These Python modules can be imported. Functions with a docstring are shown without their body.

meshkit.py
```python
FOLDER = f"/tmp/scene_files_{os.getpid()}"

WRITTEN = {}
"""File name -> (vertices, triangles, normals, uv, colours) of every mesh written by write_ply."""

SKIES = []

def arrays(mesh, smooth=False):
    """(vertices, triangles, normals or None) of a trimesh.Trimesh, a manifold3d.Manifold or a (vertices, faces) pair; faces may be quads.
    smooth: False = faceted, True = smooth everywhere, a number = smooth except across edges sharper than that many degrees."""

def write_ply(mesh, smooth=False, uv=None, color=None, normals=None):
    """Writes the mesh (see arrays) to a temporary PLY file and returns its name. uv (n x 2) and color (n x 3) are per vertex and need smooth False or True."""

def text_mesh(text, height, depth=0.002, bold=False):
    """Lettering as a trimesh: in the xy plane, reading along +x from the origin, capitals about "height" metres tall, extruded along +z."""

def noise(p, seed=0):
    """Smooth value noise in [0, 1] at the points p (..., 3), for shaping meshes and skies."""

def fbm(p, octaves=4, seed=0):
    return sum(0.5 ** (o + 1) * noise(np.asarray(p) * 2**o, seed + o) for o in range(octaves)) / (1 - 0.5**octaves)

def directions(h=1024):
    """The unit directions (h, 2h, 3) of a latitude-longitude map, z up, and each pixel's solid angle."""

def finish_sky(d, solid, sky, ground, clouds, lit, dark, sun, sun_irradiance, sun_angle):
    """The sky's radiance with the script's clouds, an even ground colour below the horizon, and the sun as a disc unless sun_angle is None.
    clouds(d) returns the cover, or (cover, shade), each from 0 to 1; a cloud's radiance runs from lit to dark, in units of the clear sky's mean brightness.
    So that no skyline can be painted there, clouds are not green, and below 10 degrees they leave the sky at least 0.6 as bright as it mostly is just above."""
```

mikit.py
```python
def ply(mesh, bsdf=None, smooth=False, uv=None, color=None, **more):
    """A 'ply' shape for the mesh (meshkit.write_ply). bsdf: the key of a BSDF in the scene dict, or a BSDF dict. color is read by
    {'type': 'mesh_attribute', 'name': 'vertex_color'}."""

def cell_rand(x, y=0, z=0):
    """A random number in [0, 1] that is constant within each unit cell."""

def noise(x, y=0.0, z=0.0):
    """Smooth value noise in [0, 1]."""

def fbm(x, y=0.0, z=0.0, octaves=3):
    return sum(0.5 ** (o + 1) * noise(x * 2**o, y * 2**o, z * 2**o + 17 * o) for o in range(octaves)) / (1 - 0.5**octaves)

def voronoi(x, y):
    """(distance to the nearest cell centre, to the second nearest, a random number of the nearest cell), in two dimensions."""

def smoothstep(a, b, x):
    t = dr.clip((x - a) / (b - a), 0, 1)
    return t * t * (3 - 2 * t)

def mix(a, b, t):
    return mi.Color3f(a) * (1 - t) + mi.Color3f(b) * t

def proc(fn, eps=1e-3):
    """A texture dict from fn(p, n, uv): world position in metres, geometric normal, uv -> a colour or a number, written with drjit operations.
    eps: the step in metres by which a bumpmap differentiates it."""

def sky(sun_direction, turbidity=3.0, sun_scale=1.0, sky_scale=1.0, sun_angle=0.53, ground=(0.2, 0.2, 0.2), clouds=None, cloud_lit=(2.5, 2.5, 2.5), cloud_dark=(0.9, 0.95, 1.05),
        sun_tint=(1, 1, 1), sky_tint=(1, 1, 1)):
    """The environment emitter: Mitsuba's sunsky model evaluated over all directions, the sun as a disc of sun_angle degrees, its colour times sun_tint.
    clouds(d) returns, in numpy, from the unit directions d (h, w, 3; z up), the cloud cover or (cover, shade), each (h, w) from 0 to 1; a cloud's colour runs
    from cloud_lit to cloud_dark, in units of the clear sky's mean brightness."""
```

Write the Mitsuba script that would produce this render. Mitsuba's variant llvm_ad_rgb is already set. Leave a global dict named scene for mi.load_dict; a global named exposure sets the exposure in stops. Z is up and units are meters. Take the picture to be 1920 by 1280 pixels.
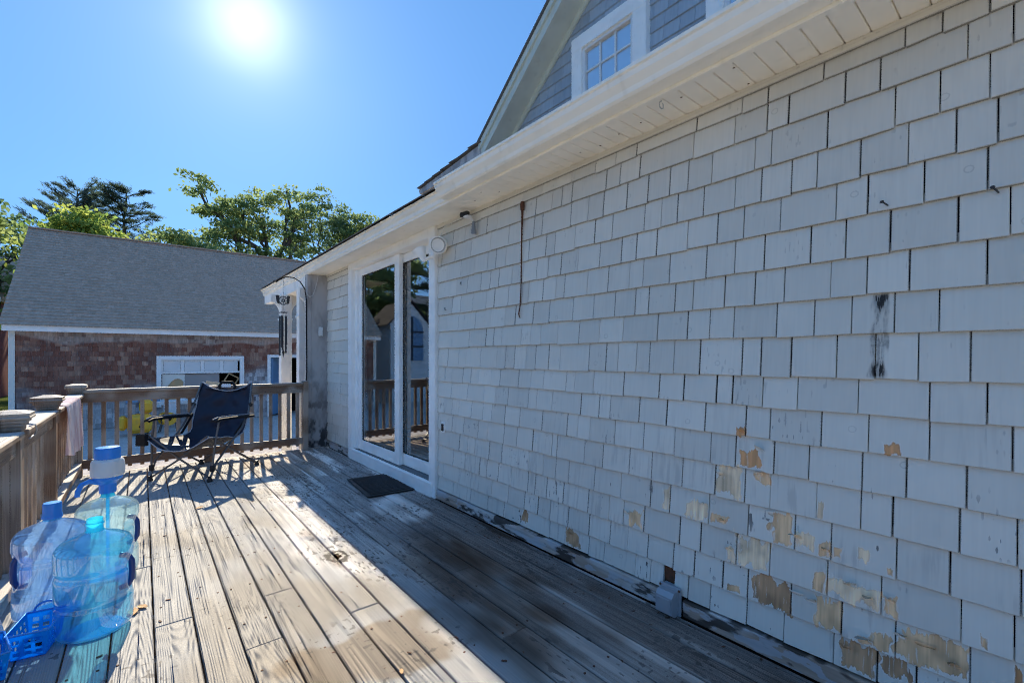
import math, random
import numpy as np
import trimesh
import drjit as dr
import mitsuba as mi
import mikit
from mikit import noise, fbm, cell_rand, smoothstep, mix, proc
from meshkit import noise as nnoise, fbm as nfbm

# ------------------------------------------------------------------ camera, sky, exposure
T = mi.ScalarTransform4f
scene, labels = {}, {}
EYE = 1.225
YAW = math.radians(39.36)
scene['camera'] = {
    'type': 'perspective', 'fov': math.degrees(2 * math.atan(960 / 845)), 'fov_axis': 'x',
    'principal_point_offset_x': 0.0, 'principal_point_offset_y': -30 / 1280.0,
    'near_clip': 0.02, 'far_clip': 3000.0,
    'to_world': T().look_at(origin=[0, 0, EYE], target=[math.sin(YAW), math.cos(YAW), EYE], up=[0, 0, 1])}
SUN = np.array([0.178, 1.13, 0.735])
SUN = SUN / np.linalg.norm(SUN)

def fill_veil(d):
    # blue veil added over the dome to fill shade; white sun glow painted in
    ang = np.degrees(np.arccos(np.clip(d @ SUN, -1, 1)))
    n = nfbm(d * np.array([3.0, 3.0, 7.0]), octaves=4, seed=5)
    glow = (0.13 * np.exp(-(ang / 3.6) ** 2) + 0.075 * np.exp(-ang / 7.0)) * (0.55 + 0.9 * n)
    cover = np.clip(0.74 + 0.08 * (n - .5) + 0.2 * glow, 0, 1)
    return cover, np.clip(1 - glow, 0, 1)

VEIL_GAIN = 0.95
scene['sky'] = mikit.sky(SUN, turbidity=2.0, sun_angle=0.6, sun_scale=0.53, ground=(0.16, 0.16, 0.15), clouds=fill_veil, sun_tint=(0.92, 1.0, 1.10),
                         cloud_lit=(9.0, 9.0, 9.0), cloud_dark=(0.20 * VEIL_GAIN, 0.52 * VEIL_GAIN, 1.08 * VEIL_GAIN), sky_tint=(0.38, 0.60, 0.90))
exposure = 3.7

# ------------------------------------------------------------------ helpers
rng = np.random.default_rng(11)
random.seed(11)

def lin(*c):
    c = np.array(c, float) / 255.0
    return tuple(float(x) for x in np.where(c <= 0.04045, c / 12.92, ((c + 0.055) / 1.055) ** 2.4))

def numbered(key):
    if key not in used:
        used[key] = 0
        return key
    used[key] += 1
    return '%s_%03d' % (key, used[key])
used = {}

def thing(name, label, cat, group=None):
    k = numbered(name)
    labels[k] = {'label': label, 'category': cat}
    if group:
        labels[k]['group'] = group
    return k

def put(name, mesh, mat, parent=None, label=None, cat=None, kind=None, group=None, smooth=False, uv=None, color=None):
    k = numbered(name if parent is None else parent + '__' + name)
    scene[k] = mikit.ply(mesh, mat, smooth=smooth, uv=uv, color=color)
    e = {}
    if label: e['label'] = label
    if cat: e['category'] = cat
    if kind: e['kind'] = kind
    if group: e['group'] = group
    if e: labels[k] = e
    return k

def box(x0, x1, y0, y1, z0, z1, c=0.0):
    """chamfered box (vertices, triangles)"""
    lo, hi = np.array([x0, y0, z0], float), np.array([x1, y1, z1], float)
    if c <= 0:
        m = trimesh.creation.box(bounds=[lo, hi])
        return np.array(m.vertices), np.array(m.faces)
    c = min(c, 0.45 * float((hi - lo).min()))
    v, idx = [], {}
    for s in np.ndindex(2, 2, 2):
        for a in range(3):
            p = np.where(np.array(s) == 1, hi, lo).astype(float)
            for b in range(3):
                if b != a:
                    p[b] += -c if s[b] else c
            idx[s, a] = len(v)
            v.append(p)
    f = []
    cen = (lo + hi) / 2
    v = np.array(v)
    def poly(ids):
        p = v[ids]
        n = np.cross(p[1] - p[0], p[2] - p[0])
        if n @ (p.mean(0) - cen) < 0:
            ids = ids[::-1]
        for i in range(1, len(ids) - 1):
            f.append([ids[0], ids[i], ids[i + 1]])
    for a in range(3):
        b, d = [q for q in range(3) if q != a]
        for s in (0, 1):
            ring = []
            for sb, sd in ((0, 0), (1, 0), (1, 1), (0, 1)):
                k = [0, 0, 0]; k[a], k[b], k[d] = s, sb, sd
                ring.append(idx[tuple(k), a])
            poly(ring)
        for sb in (0, 1):
            for sd in (0, 1):
                k0, k1 = [0, 0, 0], [0, 0, 0]
                k0[b] = k1[b] = sb; k0[d] = k1[d] = sd; k1[a] = 1
                poly([idx[tuple(k0), b], idx[tuple(k1), b], idx[tuple(k1), d], idx[tuple(k0), d]])
    for s in np.ndindex(2, 2, 2):
        poly([idx[s, 0], idx[s, 1], idx[s, 2]])
    return v, np.array(f)

def cat_m(parts):
    vs, fs, n = [], [], 0
    for v, f in parts:
        v = np.asarray(v); f = np.asarray(f)
        vs.append(v); fs.append(f + n); n += len(v)
    return np.vstack(vs), np.vstack(fs)

def rot(m, ang, axis='z', about=(0, 0, 0)):
    v, f = m
    a = math.radians(ang); c, s = math.cos(a), math.sin(a)
    R = {'z': [[c, -s, 0], [s, c, 0], [0, 0, 1]], 'x': [[1, 0, 0], [0, c, -s], [0, s, c]], 'y': [[c, 0, s], [0, 1, 0], [-s, 0, c]]}[axis]
    o = np.array(about, float)
    return (np.asarray(v) - o) @ np.array(R).T + o, f

def move(m, d):
    return np.asarray(m[0]) + np.array(d, float), m[1]

def tube(pts, r, n=8, caps=True):
    pts = np.asarray(pts, float)
    r = np.broadcast_to(np.asarray(r, float), (len(pts),))
    t = np.gradient(pts, axis=0)
    t /= np.linalg.norm(t, axis=1, keepdims=True) + 1e-12
    u = np.cross(t[0], [0, 0, 1.0])
    if np.linalg.norm(u) < 1e-3: u = np.cross(t[0], [1.0, 0, 0])
    u /= np.linalg.norm(u)
    v, f = [], []
    for i in range(len(pts)):
        u = u - (u @ t[i]) * t[i]; u /= np.linalg.norm(u)
        w = np.cross(t[i], u)
        a = np.arange(n) / n * 2 * np.pi
        v.append(pts[i] + r[i] * (np.cos(a)[:, None] * u + np.sin(a)[:, None] * w))
    v = np.vstack(v)
    for i in range(len(pts) - 1):
        for j in range(n):
            a, b = i * n + j, i * n + (j + 1) % n
            f += [[a, b, b + n], [a, b + n, a + n]]
    if caps:
        c0, c1 = len(v), len(v) + 1
        v = np.vstack([v, pts[0], pts[-1]])
        e = (len(pts) - 1) * n
        for j in range(n):
            f += [[c0, (j + 1) % n, j], [c1, e + j, e + (j + 1) % n]]
    return v, np.array(f)

def lathe(prof, n=32, at=(0, 0, 0)):
    """profile of (r, z) turned about z"""
    prof = np.asarray(prof, float)
    a = np.arange(n) / n * 2 * np.pi
    v = np.vstack([np.stack([r * np.cos(a), r * np.sin(a), np.full(n, z)], 1) for r, z in prof]) + np.array(at, float)
    f = []
    for i in range(len(prof) - 1):
        for j in range(n):
            p, q = i * n + j, i * n + (j + 1) % n
            f += [[p, q, q + n], [p, q + n, p + n]]
    return v, np.array(f)

def sheet(grid):
    """(rows, cols, 3) of points -> mesh"""
    g = np.asarray(grid, float)
    R, C_ = g.shape[:2]
    i, j = np.meshgrid(np.arange(R - 1), np.arange(C_ - 1), indexing='ij')
    a = (i * C_ + j).ravel()
    return g.reshape(-1, 3), np.vstack([np.stack([a, a + 1, a + C_ + 1], 1), np.stack([a, a + C_ + 1, a + C_], 1)])

def thick_sheet(grid, off):
    """a closed sheet between grid and grid + off"""
    g0 = np.asarray(grid, float); g1 = g0 + np.asarray(off, float)
    R, C_ = g0.shape[:2]
    v0, f0 = sheet(g0); v1, f1 = sheet(g1)
    n = len(v0)
    rim = [k for k in range(C_)] + [k * C_ + C_ - 1 for k in range(1, R)] + [(R - 1) * C_ + k for k in range(C_ - 2, -1, -1)] + [k * C_ for k in range(R - 2, 0, -1)]
    f = [f0, f1[:, ::-1] + n]
    s = []
    for a, b in zip(rim, rim[1:] + rim[:1]):
        s += [[a, b + n, b], [a, a + n, b + n]]
    return np.vstack([v0, v1]), np.vstack(f + [np.array(s)])

def prism(poly, axis, a0, a1):
    """polygon (in the two other axes, in order) pulled along an axis from a0 to a1"""
    from shapely.geometry import Polygon
    m = trimesh.creation.extrude_polygon(Polygon(poly), 1.0, engine='earcut')
    v = np.array(m.vertices); p, q, t = v[:, 0], v[:, 1], a0 + v[:, 2] * (a1 - a0)
    v = {'x': np.stack([t, p, q], 1), 'y': np.stack([p, t, q], 1), 'z': np.stack([p, q, t], 1)}[axis]
    f = np.array(m.faces)
    if (axis == 'y') != (a1 < a0): f = f[:, ::-1]
    return v, f

def wood_uv(v, across, seed):
    """uv of a plank: u runs -1..1 across it, v is its seed"""
    v = np.asarray(v); a = v[:, across]
    lo, hi = a.min(), a.max()
    return np.stack([(a - lo) / max(hi - lo, 1e-6) * 2 - 1, np.full(len(v), seed)], 1)

# ------------------------------------------------------------------ materials
def mat(name, d, two=True):
    scene[name] = {'type': 'twosided', 'b': d} if two else d
    return name

def rgb(*c): return {'type': 'rgb', 'value': list(map(float, c))}

def plain(name, col, rough=0.5, spec=0.4, metallic=0.0, clear=0.0, two=True):
    return mat(name, {'type': 'principled', 'base_color': rgb(*col), 'roughness': rough, 'specular': spec, 'metallic': metallic, 'clearcoat': clear}, two)

def dusty(name, col, rough=0.5, amount=0.25, scale=9.0, dirt=(0.18, 0.16, 0.13)):
    """paint or plastic with faint uneven dirt"""
    c0, c1 = mi.ScalarColor3f(*col), mi.ScalarColor3f(*dirt)
    def fn(p, n, uv):
        a = fbm(p.x * scale, p.y * scale, p.z * scale, 4)
        b = fbm(p.x * scale * 7 + 9, p.y * scale * 7, p.z * scale * 2.5, 2)
        return mix(c0, c1, dr.clip(smoothstep(0.45, 0.8, a) * amount + smoothstep(0.6, 0.9, b) * amount * 0.7, 0, 1))
    return mat(name, {'type': 'principled', 'base_color': proc(fn), 'roughness': rough, 'specular': 0.4})

def grain(L, a, seed):
    """growth rings and fibre of a flat-sawn plank: L metres along it, a -1..1 across it"""
    s = seed * 91.7
    wob = fbm(L * 0.9 + s, a * 0.6, s, 2) - 0.5
    h = 0.12 + 1.5 * dr.square(noise(L * 0.75 + s * 1.7, s))
    c = a + (cell_rand(s * 13.0) - 0.5) * 1.1 + wob * 0.8
    r = dr.sqrt(dr.square(c) + dr.square(h))
    ring = dr.sin(r * 58.0 + fbm(L * 2.0, a * 3 + s, 3.0, 2) * 5.0)
    fibre = fbm(L * 3.6 + s, a * 62.0, s, 3)
    crack = smoothstep(0.74, 0.80, noise(L * 2.2 + s * 3, a * 30.0 + s)) * smoothstep(0.55, 0.75, noise(L * 1.1 + s, a * 4, 5.0))
    return ring, fibre, crack

def deck_fn(p, n, uv):
    seed, a = uv.y, uv.x
    ring, fibre, crack = grain(p.y, a, seed)
    t = cell_rand(seed * 5011.0)
    base = mix(mi.Color3f(.305, .30, .292), mi.Color3f(.365, .36, .35), t)
    base = base * (0.91 + 0.08 * smoothstep(-0.3, 0.95, ring)) * (0.85 + 0.28 * fibre)
    base = mix(base, mi.Color3f(.075, .06, .05), crack * 0.32)
    blot = fbm(p.x * 2.4, p.y * 1.3, 2.0, 4)
    base = mix(base, base * mi.Color3f(.72, .62, .50), smoothstep(0.50, 0.72, blot) * 0.7)
    # tan patch where something lay for a season
    ex = p.x + (fbm(p.x * 5, p.y * 5, 8.0, 3) - 0.5) * 0.25
    ey = p.y + (fbm(p.x * 6, p.y * 6, 4.0, 3) - 0.5) * 0.22
    patch = smoothstep(.40, .48, ex) * smoothstep(1.12, 1.0, ex) * smoothstep(1.58, 1.66, ey) * smoothstep(2.02, 1.96, ey)
    base = mix(base, base * mi.Color3f(.62, .49, .36), patch * 0.85)
    # mildew: dark, blotched, stronger towards the house wall; pale streaks brightened to lift the shade
    w = p.x + (fbm(p.x * 2.0 + 3, p.y * 0.9, 1.0, 4) - 0.5) * 1.3 + (t - 0.5) * 0.35
    mil = smoothstep(1.0, 1.75, w)
    streak = fbm(p.x * 11.0, p.y * 0.8 + seed * 7, 3.0, 3)
    dark = mix(mi.Color3f(.10, .080, .070), mi.Color3f(.36, .315, .28), smoothstep(0.35, 0.7, fibre))
    dark = mix(dark, mi.Color3f(.78, .71, .64), smoothstep(0.46, 0.70, streak) * smoothstep(0.40, 0.58, fbm(p.x * 2.6, p.y * 1.5, 9.0, 3)) * 0.85)
    pale = smoothstep(.85, 1.15, w) * (1 - smoothstep(1.5, 1.85, w))
    base = mix(base, mi.Color3f(.62, .565, .51) * (0.72 + .5 * fibre), pale * smoothstep(.42, .66, fbm(p.x * 5.2, p.y * 1.6 + seed * 3, 6.0, 4)) * .75)  # paler boards painted from the eave shadow edge on, to lift the shade
    brown = smoothstep(.98, 1.2, w) * smoothstep(.50, .62, fbm(p.x * 2.2 + seed * 2, p.y * .9, 3.5, 4))
    base = mix(base, mi.Color3f(.20, .135, .09) * (.7 + .6 * fibre), brown * .75)
    base = mix(base, dark, mil * 0.8)
    wet = smoothstep(1.08, 1.5, p.x + (fbm(p.x * 3 + 5, p.y * 1.1, 2.0, 4) - .5) * .9) * smoothstep(4.2, 2.4, p.y + (fbm(p.x * 2, p.y, 7.0, 2) - .5))
    base = mix(base, base * mi.Color3f(.26, .19, .15), wet * (.55 + .45 * smoothstep(.35, .6, fbm(p.x * 5, p.y * 1.6, 4.0, 3))))
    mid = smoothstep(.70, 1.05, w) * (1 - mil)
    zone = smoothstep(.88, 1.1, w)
    base = base * (1 + zone * (.34 + .85 * (fbm(p.x * 70.0 + seed * 9, p.y * 2.6, 5.0, 3) - .5)))  # boards inside the eave shadow painted brighter than the sunlit ones
    speck = smoothstep(.70, .80, noise(p.x * 90, p.y * 26, 8.0)) * smoothstep(.45, .65, fbm(p.x * 4, p.y * 3, 2.0, 3))
    base = mix(base, mi.Color3f(.05, .042, .036), zone * speck * .7)
    # split knot
    kx, ky = (p.x - .93) / .075, (p.y - 2.835) / .11
    kd = dr.sqrt(kx * kx + ky * ky) + (fbm(p.x * 40, p.y * 40, 1.0, 2) - .5) * .5
    base = mix(base, mi.Color3f(.05, .04, .035), smoothstep(1.0, .8, kd) * (0.35 + 0.65 * smoothstep(.35, .15, dr.abs(kd - .8)) + smoothstep(.4, .2, kd)))
    # small flecks
    fl = smoothstep(.80, .86, noise(p.x * 55, p.y * 55, 2.0)) * smoothstep(.55, .7, noise(p.x * 4, p.y * 4, 6.0))
    base = mix(base, mi.Color3f(.06, .05, .045), fl * .6)
    return base

def deck_bump(p, n, uv):
    ring, fibre, crack = grain(p.y, uv.x, uv.y)
    return 0.5 * fibre + 0.25 * ring - 1.2 * crack
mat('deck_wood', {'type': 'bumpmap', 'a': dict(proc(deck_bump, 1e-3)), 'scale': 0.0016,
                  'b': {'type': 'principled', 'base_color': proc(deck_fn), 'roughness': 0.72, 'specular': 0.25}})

def rail_fn(axis):
    def fn(p, n, uv):
        L = (p.x, p.y, p.z)[axis]
        ring, fibre, crack = grain(L, uv.x, uv.y)
        t = cell_rand(uv.y * 5011.0)
        base = mix(mi.Color3f(.26, .155, .10), mi.Color3f(.38, .265, .185), t)
        base = base * (0.72 + 0.22 * smoothstep(-0.3, 0.95, ring)) * (0.7 + 0.55 * fibre)
        grey = smoothstep(.45, .68, fbm(p.x * 3, p.y * 3, p.z * 3, 3)) * .9
        base = mix(base, mi.Color3f(.43, .36, .295), grey)
        up = smoothstep(.5, .9, n.z)                       # weathered grey on the top faces of the timber
        base = mix(base, mi.Color3f(.46, .43, .40) * (0.75 + .5 * fibre), up * .85)
        return mix(base, mi.Color3f(.05, .04, .03), crack * .7)
    return fn
for i, ax in enumerate('xyz'):
    mat('rail_wood_' + ax, {'type': 'principled', 'base_color': proc(rail_fn(i)), 'roughness': 0.65, 'specular': 0.3})

# painted wall shingles: blue-grey paint, worn off to bare wood in patches (y0, y1, z0, z1, tone)
PEEL = [(.85,.891,.89,.925,0),(.785,.865,.757,.835,0),(.859,.982,.625,.741,1),(.756,.807,.707,.746,2),(1.017,1.128,.483,.553,1),
        (.933,1.0,.487,.528,2),(.665,.752,.487,.599,2),(.609,.655,.488,.55,1),(.548,.591,.48,.53,2),(.515,.543,.483,.517,2),
        (.437,.463,.492,.538,1),(.346,.392,.892,.925,0),(.762,.885,.345,.462,1),(.896,.936,.342,.39,1),(.68,.838,.21,.317,3),
        (.868,.925,.21,.238,2),(.562,.607,.345,.408,2),(.405,.555,.341,.405,1),(.356,.39,.345,.402,2),(.517,.605,.21,.315,2),
        (.412,.512,.095,.195,3),(.322,.407,.135,.192,3),(.184,.354,.212,.315,2),(.362,.42,.21,.262,2),(.424,.47,.21,.232,2),
        (.144,.157,.34,.374,2),(.07,.088,.264,.318,0),(.362,.379,.48,.499,2),(.571,.592,.62,.67,1),(1.21,1.25,.492,.583,1),
        (1.36,1.455,.346,.42,2),(1.79,1.90,.105,.19,3),(2.255,2.325,.13,.195,3)]
TONE = [(.68, .34, .15), (.98, .73, .47), (.90, .57, .31), (.56, .32, .17)]

def voronoi_knot(p):
    d1, d2, which = mikit.voronoi(p.y * 4.2, p.z * 4.6)
    return d1, d1 / 4.4, smoothstep(.62, .70, which)

def paint_fn(p, n, uv):
    r1, r2 = uv.x, uv.y
    base = mi.Color3f(.665, .625, .545) * (0.92 + 0.15 * r1)
    soft = fbm(p.x * 3, p.y * 3.0, p.z * 3.0, 3)
    base = base * (0.95 + .10 * soft)
    gr = fbm(p.y * 140.0 + r2 * 50, p.z * 7.0, r1 * 9, 3)
    base = base * (0.95 + 0.10 * gr)
    low = smoothstep(1.2, .25, p.z + (fbm(p.y * 1.4, p.z * 2, 3.0, 2) - .5) * .6)     # splash zone: dirt, scuffs
    drip = smoothstep(.50, .72, fbm(p.y * 70.0, p.z * 6.0, 7.0, 4)) * smoothstep(.46, .62, fbm(p.y * 4, p.z * 4, 1.0, 3))
    base = mix(base, mi.Color3f(.20, .19, .185), drip * (0.05 + .24 * low))
    fl = smoothstep(.78, .86, noise(p.y * 130, p.z * 34, 2.0 + r1)) * smoothstep(.60, .76, noise(p.y * 9, p.z * 9, 4.0 + r2))
    base = mix(base, mi.Color3f(.09, .085, .085), fl * (0.2 + .75 * low))
    cy_, cz_, pick = voronoi_knot(p)
    base = mix(base, base * .62, pick * smoothstep(.0028, .0012, dr.abs(cz_ - .009 - .004 * fbm(p.y * 60, p.z * 60, 1.0, 2))) * .45)
    # sooty streak under a leaking joint
    sy = (p.y - (.404 + .05 * (1.42 - p.z) * .3)) / .022 + (fbm(p.y * 50, p.z * 14, 5.0, 3) - .5) * 2.2
    sz = smoothstep(1.145, 1.165, p.z) * smoothstep(1.452, 1.44, p.z)
    inten = dr.maximum(smoothstep(1.33, 1.44, p.z), dr.maximum(smoothstep(1.24, 1.165, p.z), .32 * fbm(p.y * 90, p.z * 90, 1.0, 3) + .12))
    base = mix(base, mi.Color3f(.025, .022, .02), smoothstep(1.1, .35, dr.abs(sy)) * sz * dr.clip(inten * (.55 + 1.1 * smoothstep(.38, .58, fbm(p.y * 160, p.z * 22, 4.0, 3))), 0, 1))
    fine = fbm(p.y * 210.0, p.z * 16.0, 5.0, 2) - .5
    wy = (fbm(p.y * 30.0, p.z * 17.0, 3.0, 4) - .5) * .060
    wz = (fbm(p.y * 42.0, p.z * 20.0, 11.0, 4) - .5) * .062 + fine * .022
    fib = 0.62 + .75 * fbm(p.y * 95.0, p.z * 6.0, r2 * 9, 3)
    for (y0, y1, z0, z1, tone) in PEEL:
        cy, cz, hy, hz = (y0 + y1) / 2, (z0 + z1) / 2, (y1 - y0) / 2, (z1 - z0) / 2
        d = dr.maximum(dr.abs(p.y + wy * min(1.0, hy / .03) - cy) - hy, dr.abs(p.z + wz * min(1.0, hz / .03) - cz) - hz)
        base = mix(base, mi.Color3f(.86, .80, .72), smoothstep(.0045, .001, d) * .45)
        inside = smoothstep(.0022, -.0026, d)
        wood = mi.Color3f(*TONE[tone]) * fib * (1 - .35 * smoothstep(.45, .75, fbm(p.y * 16, p.z * 9, 2.0, 3)))
        base = mix(base, wood, inside * (1 - .55 * smoothstep(.22, .34, fine + (fbm(p.y * 20, p.z * 20, 6.0, 2) - .5) * .5)))
        base = mix(base, mi.Color3f(.10, .075, .06), smoothstep(.0035, .0012, dr.abs(d + .002)) * .18)
    edge = smoothstep(.6, .8, dr.abs(n.y))          # dark put on the edge faces so the joint gaps look shadowed
    base = mix(base, mi.Color3f(.045, .04, .036), edge * smoothstep(.25, .6, r2) * .9)
    return mix(base, base * .4, smoothstep(.6, .9, -n.z))  # undersides of the butts painted darker to deepen the course shadow lines
mat('shingle_paint', {'type': 'principled', 'base_color': proc(paint_fn), 'roughness': 0.6, 'specular': 0.3})

def gable_fn(p, n, uv):
    g = fbm(p.y * 90.0 + uv.y * 50, p.z * 5.0, uv.x * 9, 3)
    return mi.Color3f(.36, .415, .47) * (0.86 + .22 * uv.x) * (0.9 + .2 * g)
mat('gable_paint', {'type': 'principled', 'base_color': proc(gable_fn), 'roughness': 0.65, 'specular': 0.25})

def bare_fn(p, n, uv):
    fib = fbm(p.x * 60, p.y * 3.0, p.z * 60.0, 3)
    m = fbm(p.y * 2.2, p.z * 6 + 3, p.x, 4)
    base = mix(mi.Color3f(.56, .51, .46), mi.Color3f(.40, .29, .22), smoothstep(.35, .65, m)) * (0.55 + .8 * fib)
    k = smoothstep(.52, .64, fbm(p.y * 7.4 + 7, p.z * 22, 2.0, 4))
    base = mix(base, mi.Color3f(.035, .028, .024), k * .9)
    chip = smoothstep(.52, .56, fbm(p.y * 13.0, p.z * 34, 9.0, 3))
    return mix(base, mi.Color3f(.44, .46, .49), chip * .55 * (1 - k))
mat('worn_board', {'type': 'principled', 'base_color': proc(bare_fn), 'roughness': 0.75, 'specular': 0.2})

dusty('cream_trim', (.90, .845, .73), 0.42, .24, 4.0, (.45, .40, .30))
dusty('rake_trim', (.60, .63, .55), 0.5, .2, 4.0, (.30, .31, .26))
dusty('white_trim', (.90, .87, .82), 0.38, .16, 6.0, (.35, .34, .32))
dusty('porch_white', (.92, .89, .82), 0.45, .15, 7.0)
def pil_fn(p, n, uv):
    a = fbm(p.x * 9, p.y * 9, p.z * 3.0, 4)
    low = smoothstep(1.3, .0, p.z + (a - .5))
    base = mix(mi.Color3f(.46, .43, .41), mi.Color3f(.30, .275, .26), smoothstep(.42, .7, a))
    return mix(base, mi.Color3f(.06, .055, .055), low * smoothstep(.42, .62, fbm(p.x * 14, p.y * 14, p.z * 7, 3)))
mat('pilaster_paint', {'type': 'principled', 'base_color': proc(pil_fn), 'roughness': 0.6, 'specular': 0.3})

def roof_fn(p, n, uv):
    g = fbm(p.x * 30, p.y * 30, p.z * 30, 2)
    s = fbm(p.x * .8, p.y * .8, p.z * .8, 3)
    return mix(mi.Color3f(.36, .255, .185), mi.Color3f(.51, .37, .28), uv.x * .75 + s * .3) * (0.75 + .5 * g)
def house_roof_fn(p, n, uv):
    return mix(mi.Color3f(.10, .097, .094), mi.Color3f(.19, .185, .178), uv.x * .7 + .4 * fbm(p.x * 6, p.y * 6, p.z * 6, 3))
mat('house_shingle', {'type': 'principled', 'base_color': proc(house_roof_fn), 'roughness': 0.85, 'specular': 0.2})
mat('asphalt_shingle', {'type': 'principled', 'base_color': proc(roof_fn), 'roughness': 0.85, 'specular': 0.2})

def cedar_fn(p, n, uv):
    r = uv.x
    m = fbm(p.x * .7 + 4, p.z * 1.1, 2.0, 4)
    # paint weathered unevenly: bare silver towards the ground, red-brown stain higher, pale under the eave
    hz = p.z + (m - .5) * 1.7 - .12 * (p.x - 1.2)
    silver = mix(mi.Color3f(.58, .53, .50), mi.Color3f(.30, .26, .25), r)
    red = mix(mi.Color3f(.21, .085, .058), mi.Color3f(.42, .25, .175), r * r)
    top = mix(mi.Color3f(.56, .48, .41), mi.Color3f(.42, .31, .26), r)
    base = mix(silver, red, smoothstep(.62, 1.0, hz))
    base = mix(base, top, smoothstep(1.66, 1.74, p.z + (m - .5) * .5) * .75)
    g = fbm(p.x * 45.0, p.z * 6.0, uv.y * 7, 3)
    base = base * (0.6 + .8 * g)
    return mix(base, mi.Color3f(.07, .045, .05), smoothstep(.48, .66, fbm(p.x * 2.2, p.z * 3.4, 8.0, 4)) * .6 * r)
mat('cedar_shingle', {'type': 'principled', 'base_color': proc(cedar_fn), 'roughness': 0.8, 'specular': 0.2})

def ground_fn(p, n, uv):
    a = fbm(p.x * .5, p.y * .5, 1.0, 4)
    b = fbm(p.x * 28, p.y * 28, 3.0, 2)
    asphalt = mix(mi.Color3f(.42, .385, .36), mi.Color3f(.56, .525, .49), a) * (0.7 + .6 * b)
    grass = mix(mi.Color3f(.045, .07, .02), mi.Color3f(.09, .10, .035), b)
    far = smoothstep(20.5, 22.5, p.y + (a - .5) * 2) 
    side = smoothstep(-7.0, -8.5, p.x + (a - .5) * 2)
    return mix(asphalt, grass, dr.maximum(far, side))
mat('ground_mat', {'type': 'diffuse', 'reflectance': proc(ground_fn)})

mat('leaf', {'type': 'principledthin', 'base_color': {'type': 'mesh_attribute', 'name': 'vertex_color'}, 'roughness': 0.55, 'diff_trans': 1.15, 'eta': 1.35}, False)
def bark_fn(p, n, uv):
    g = fbm(p.x * 9, p.y * 9, p.z * 2.0, 3)
    return mix(mi.Color3f(.05, .042, .036), mi.Color3f(.14, .125, .11), g)
mat('bark', {'type': 'diffuse', 'reflectance': proc(bark_fn)})

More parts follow.
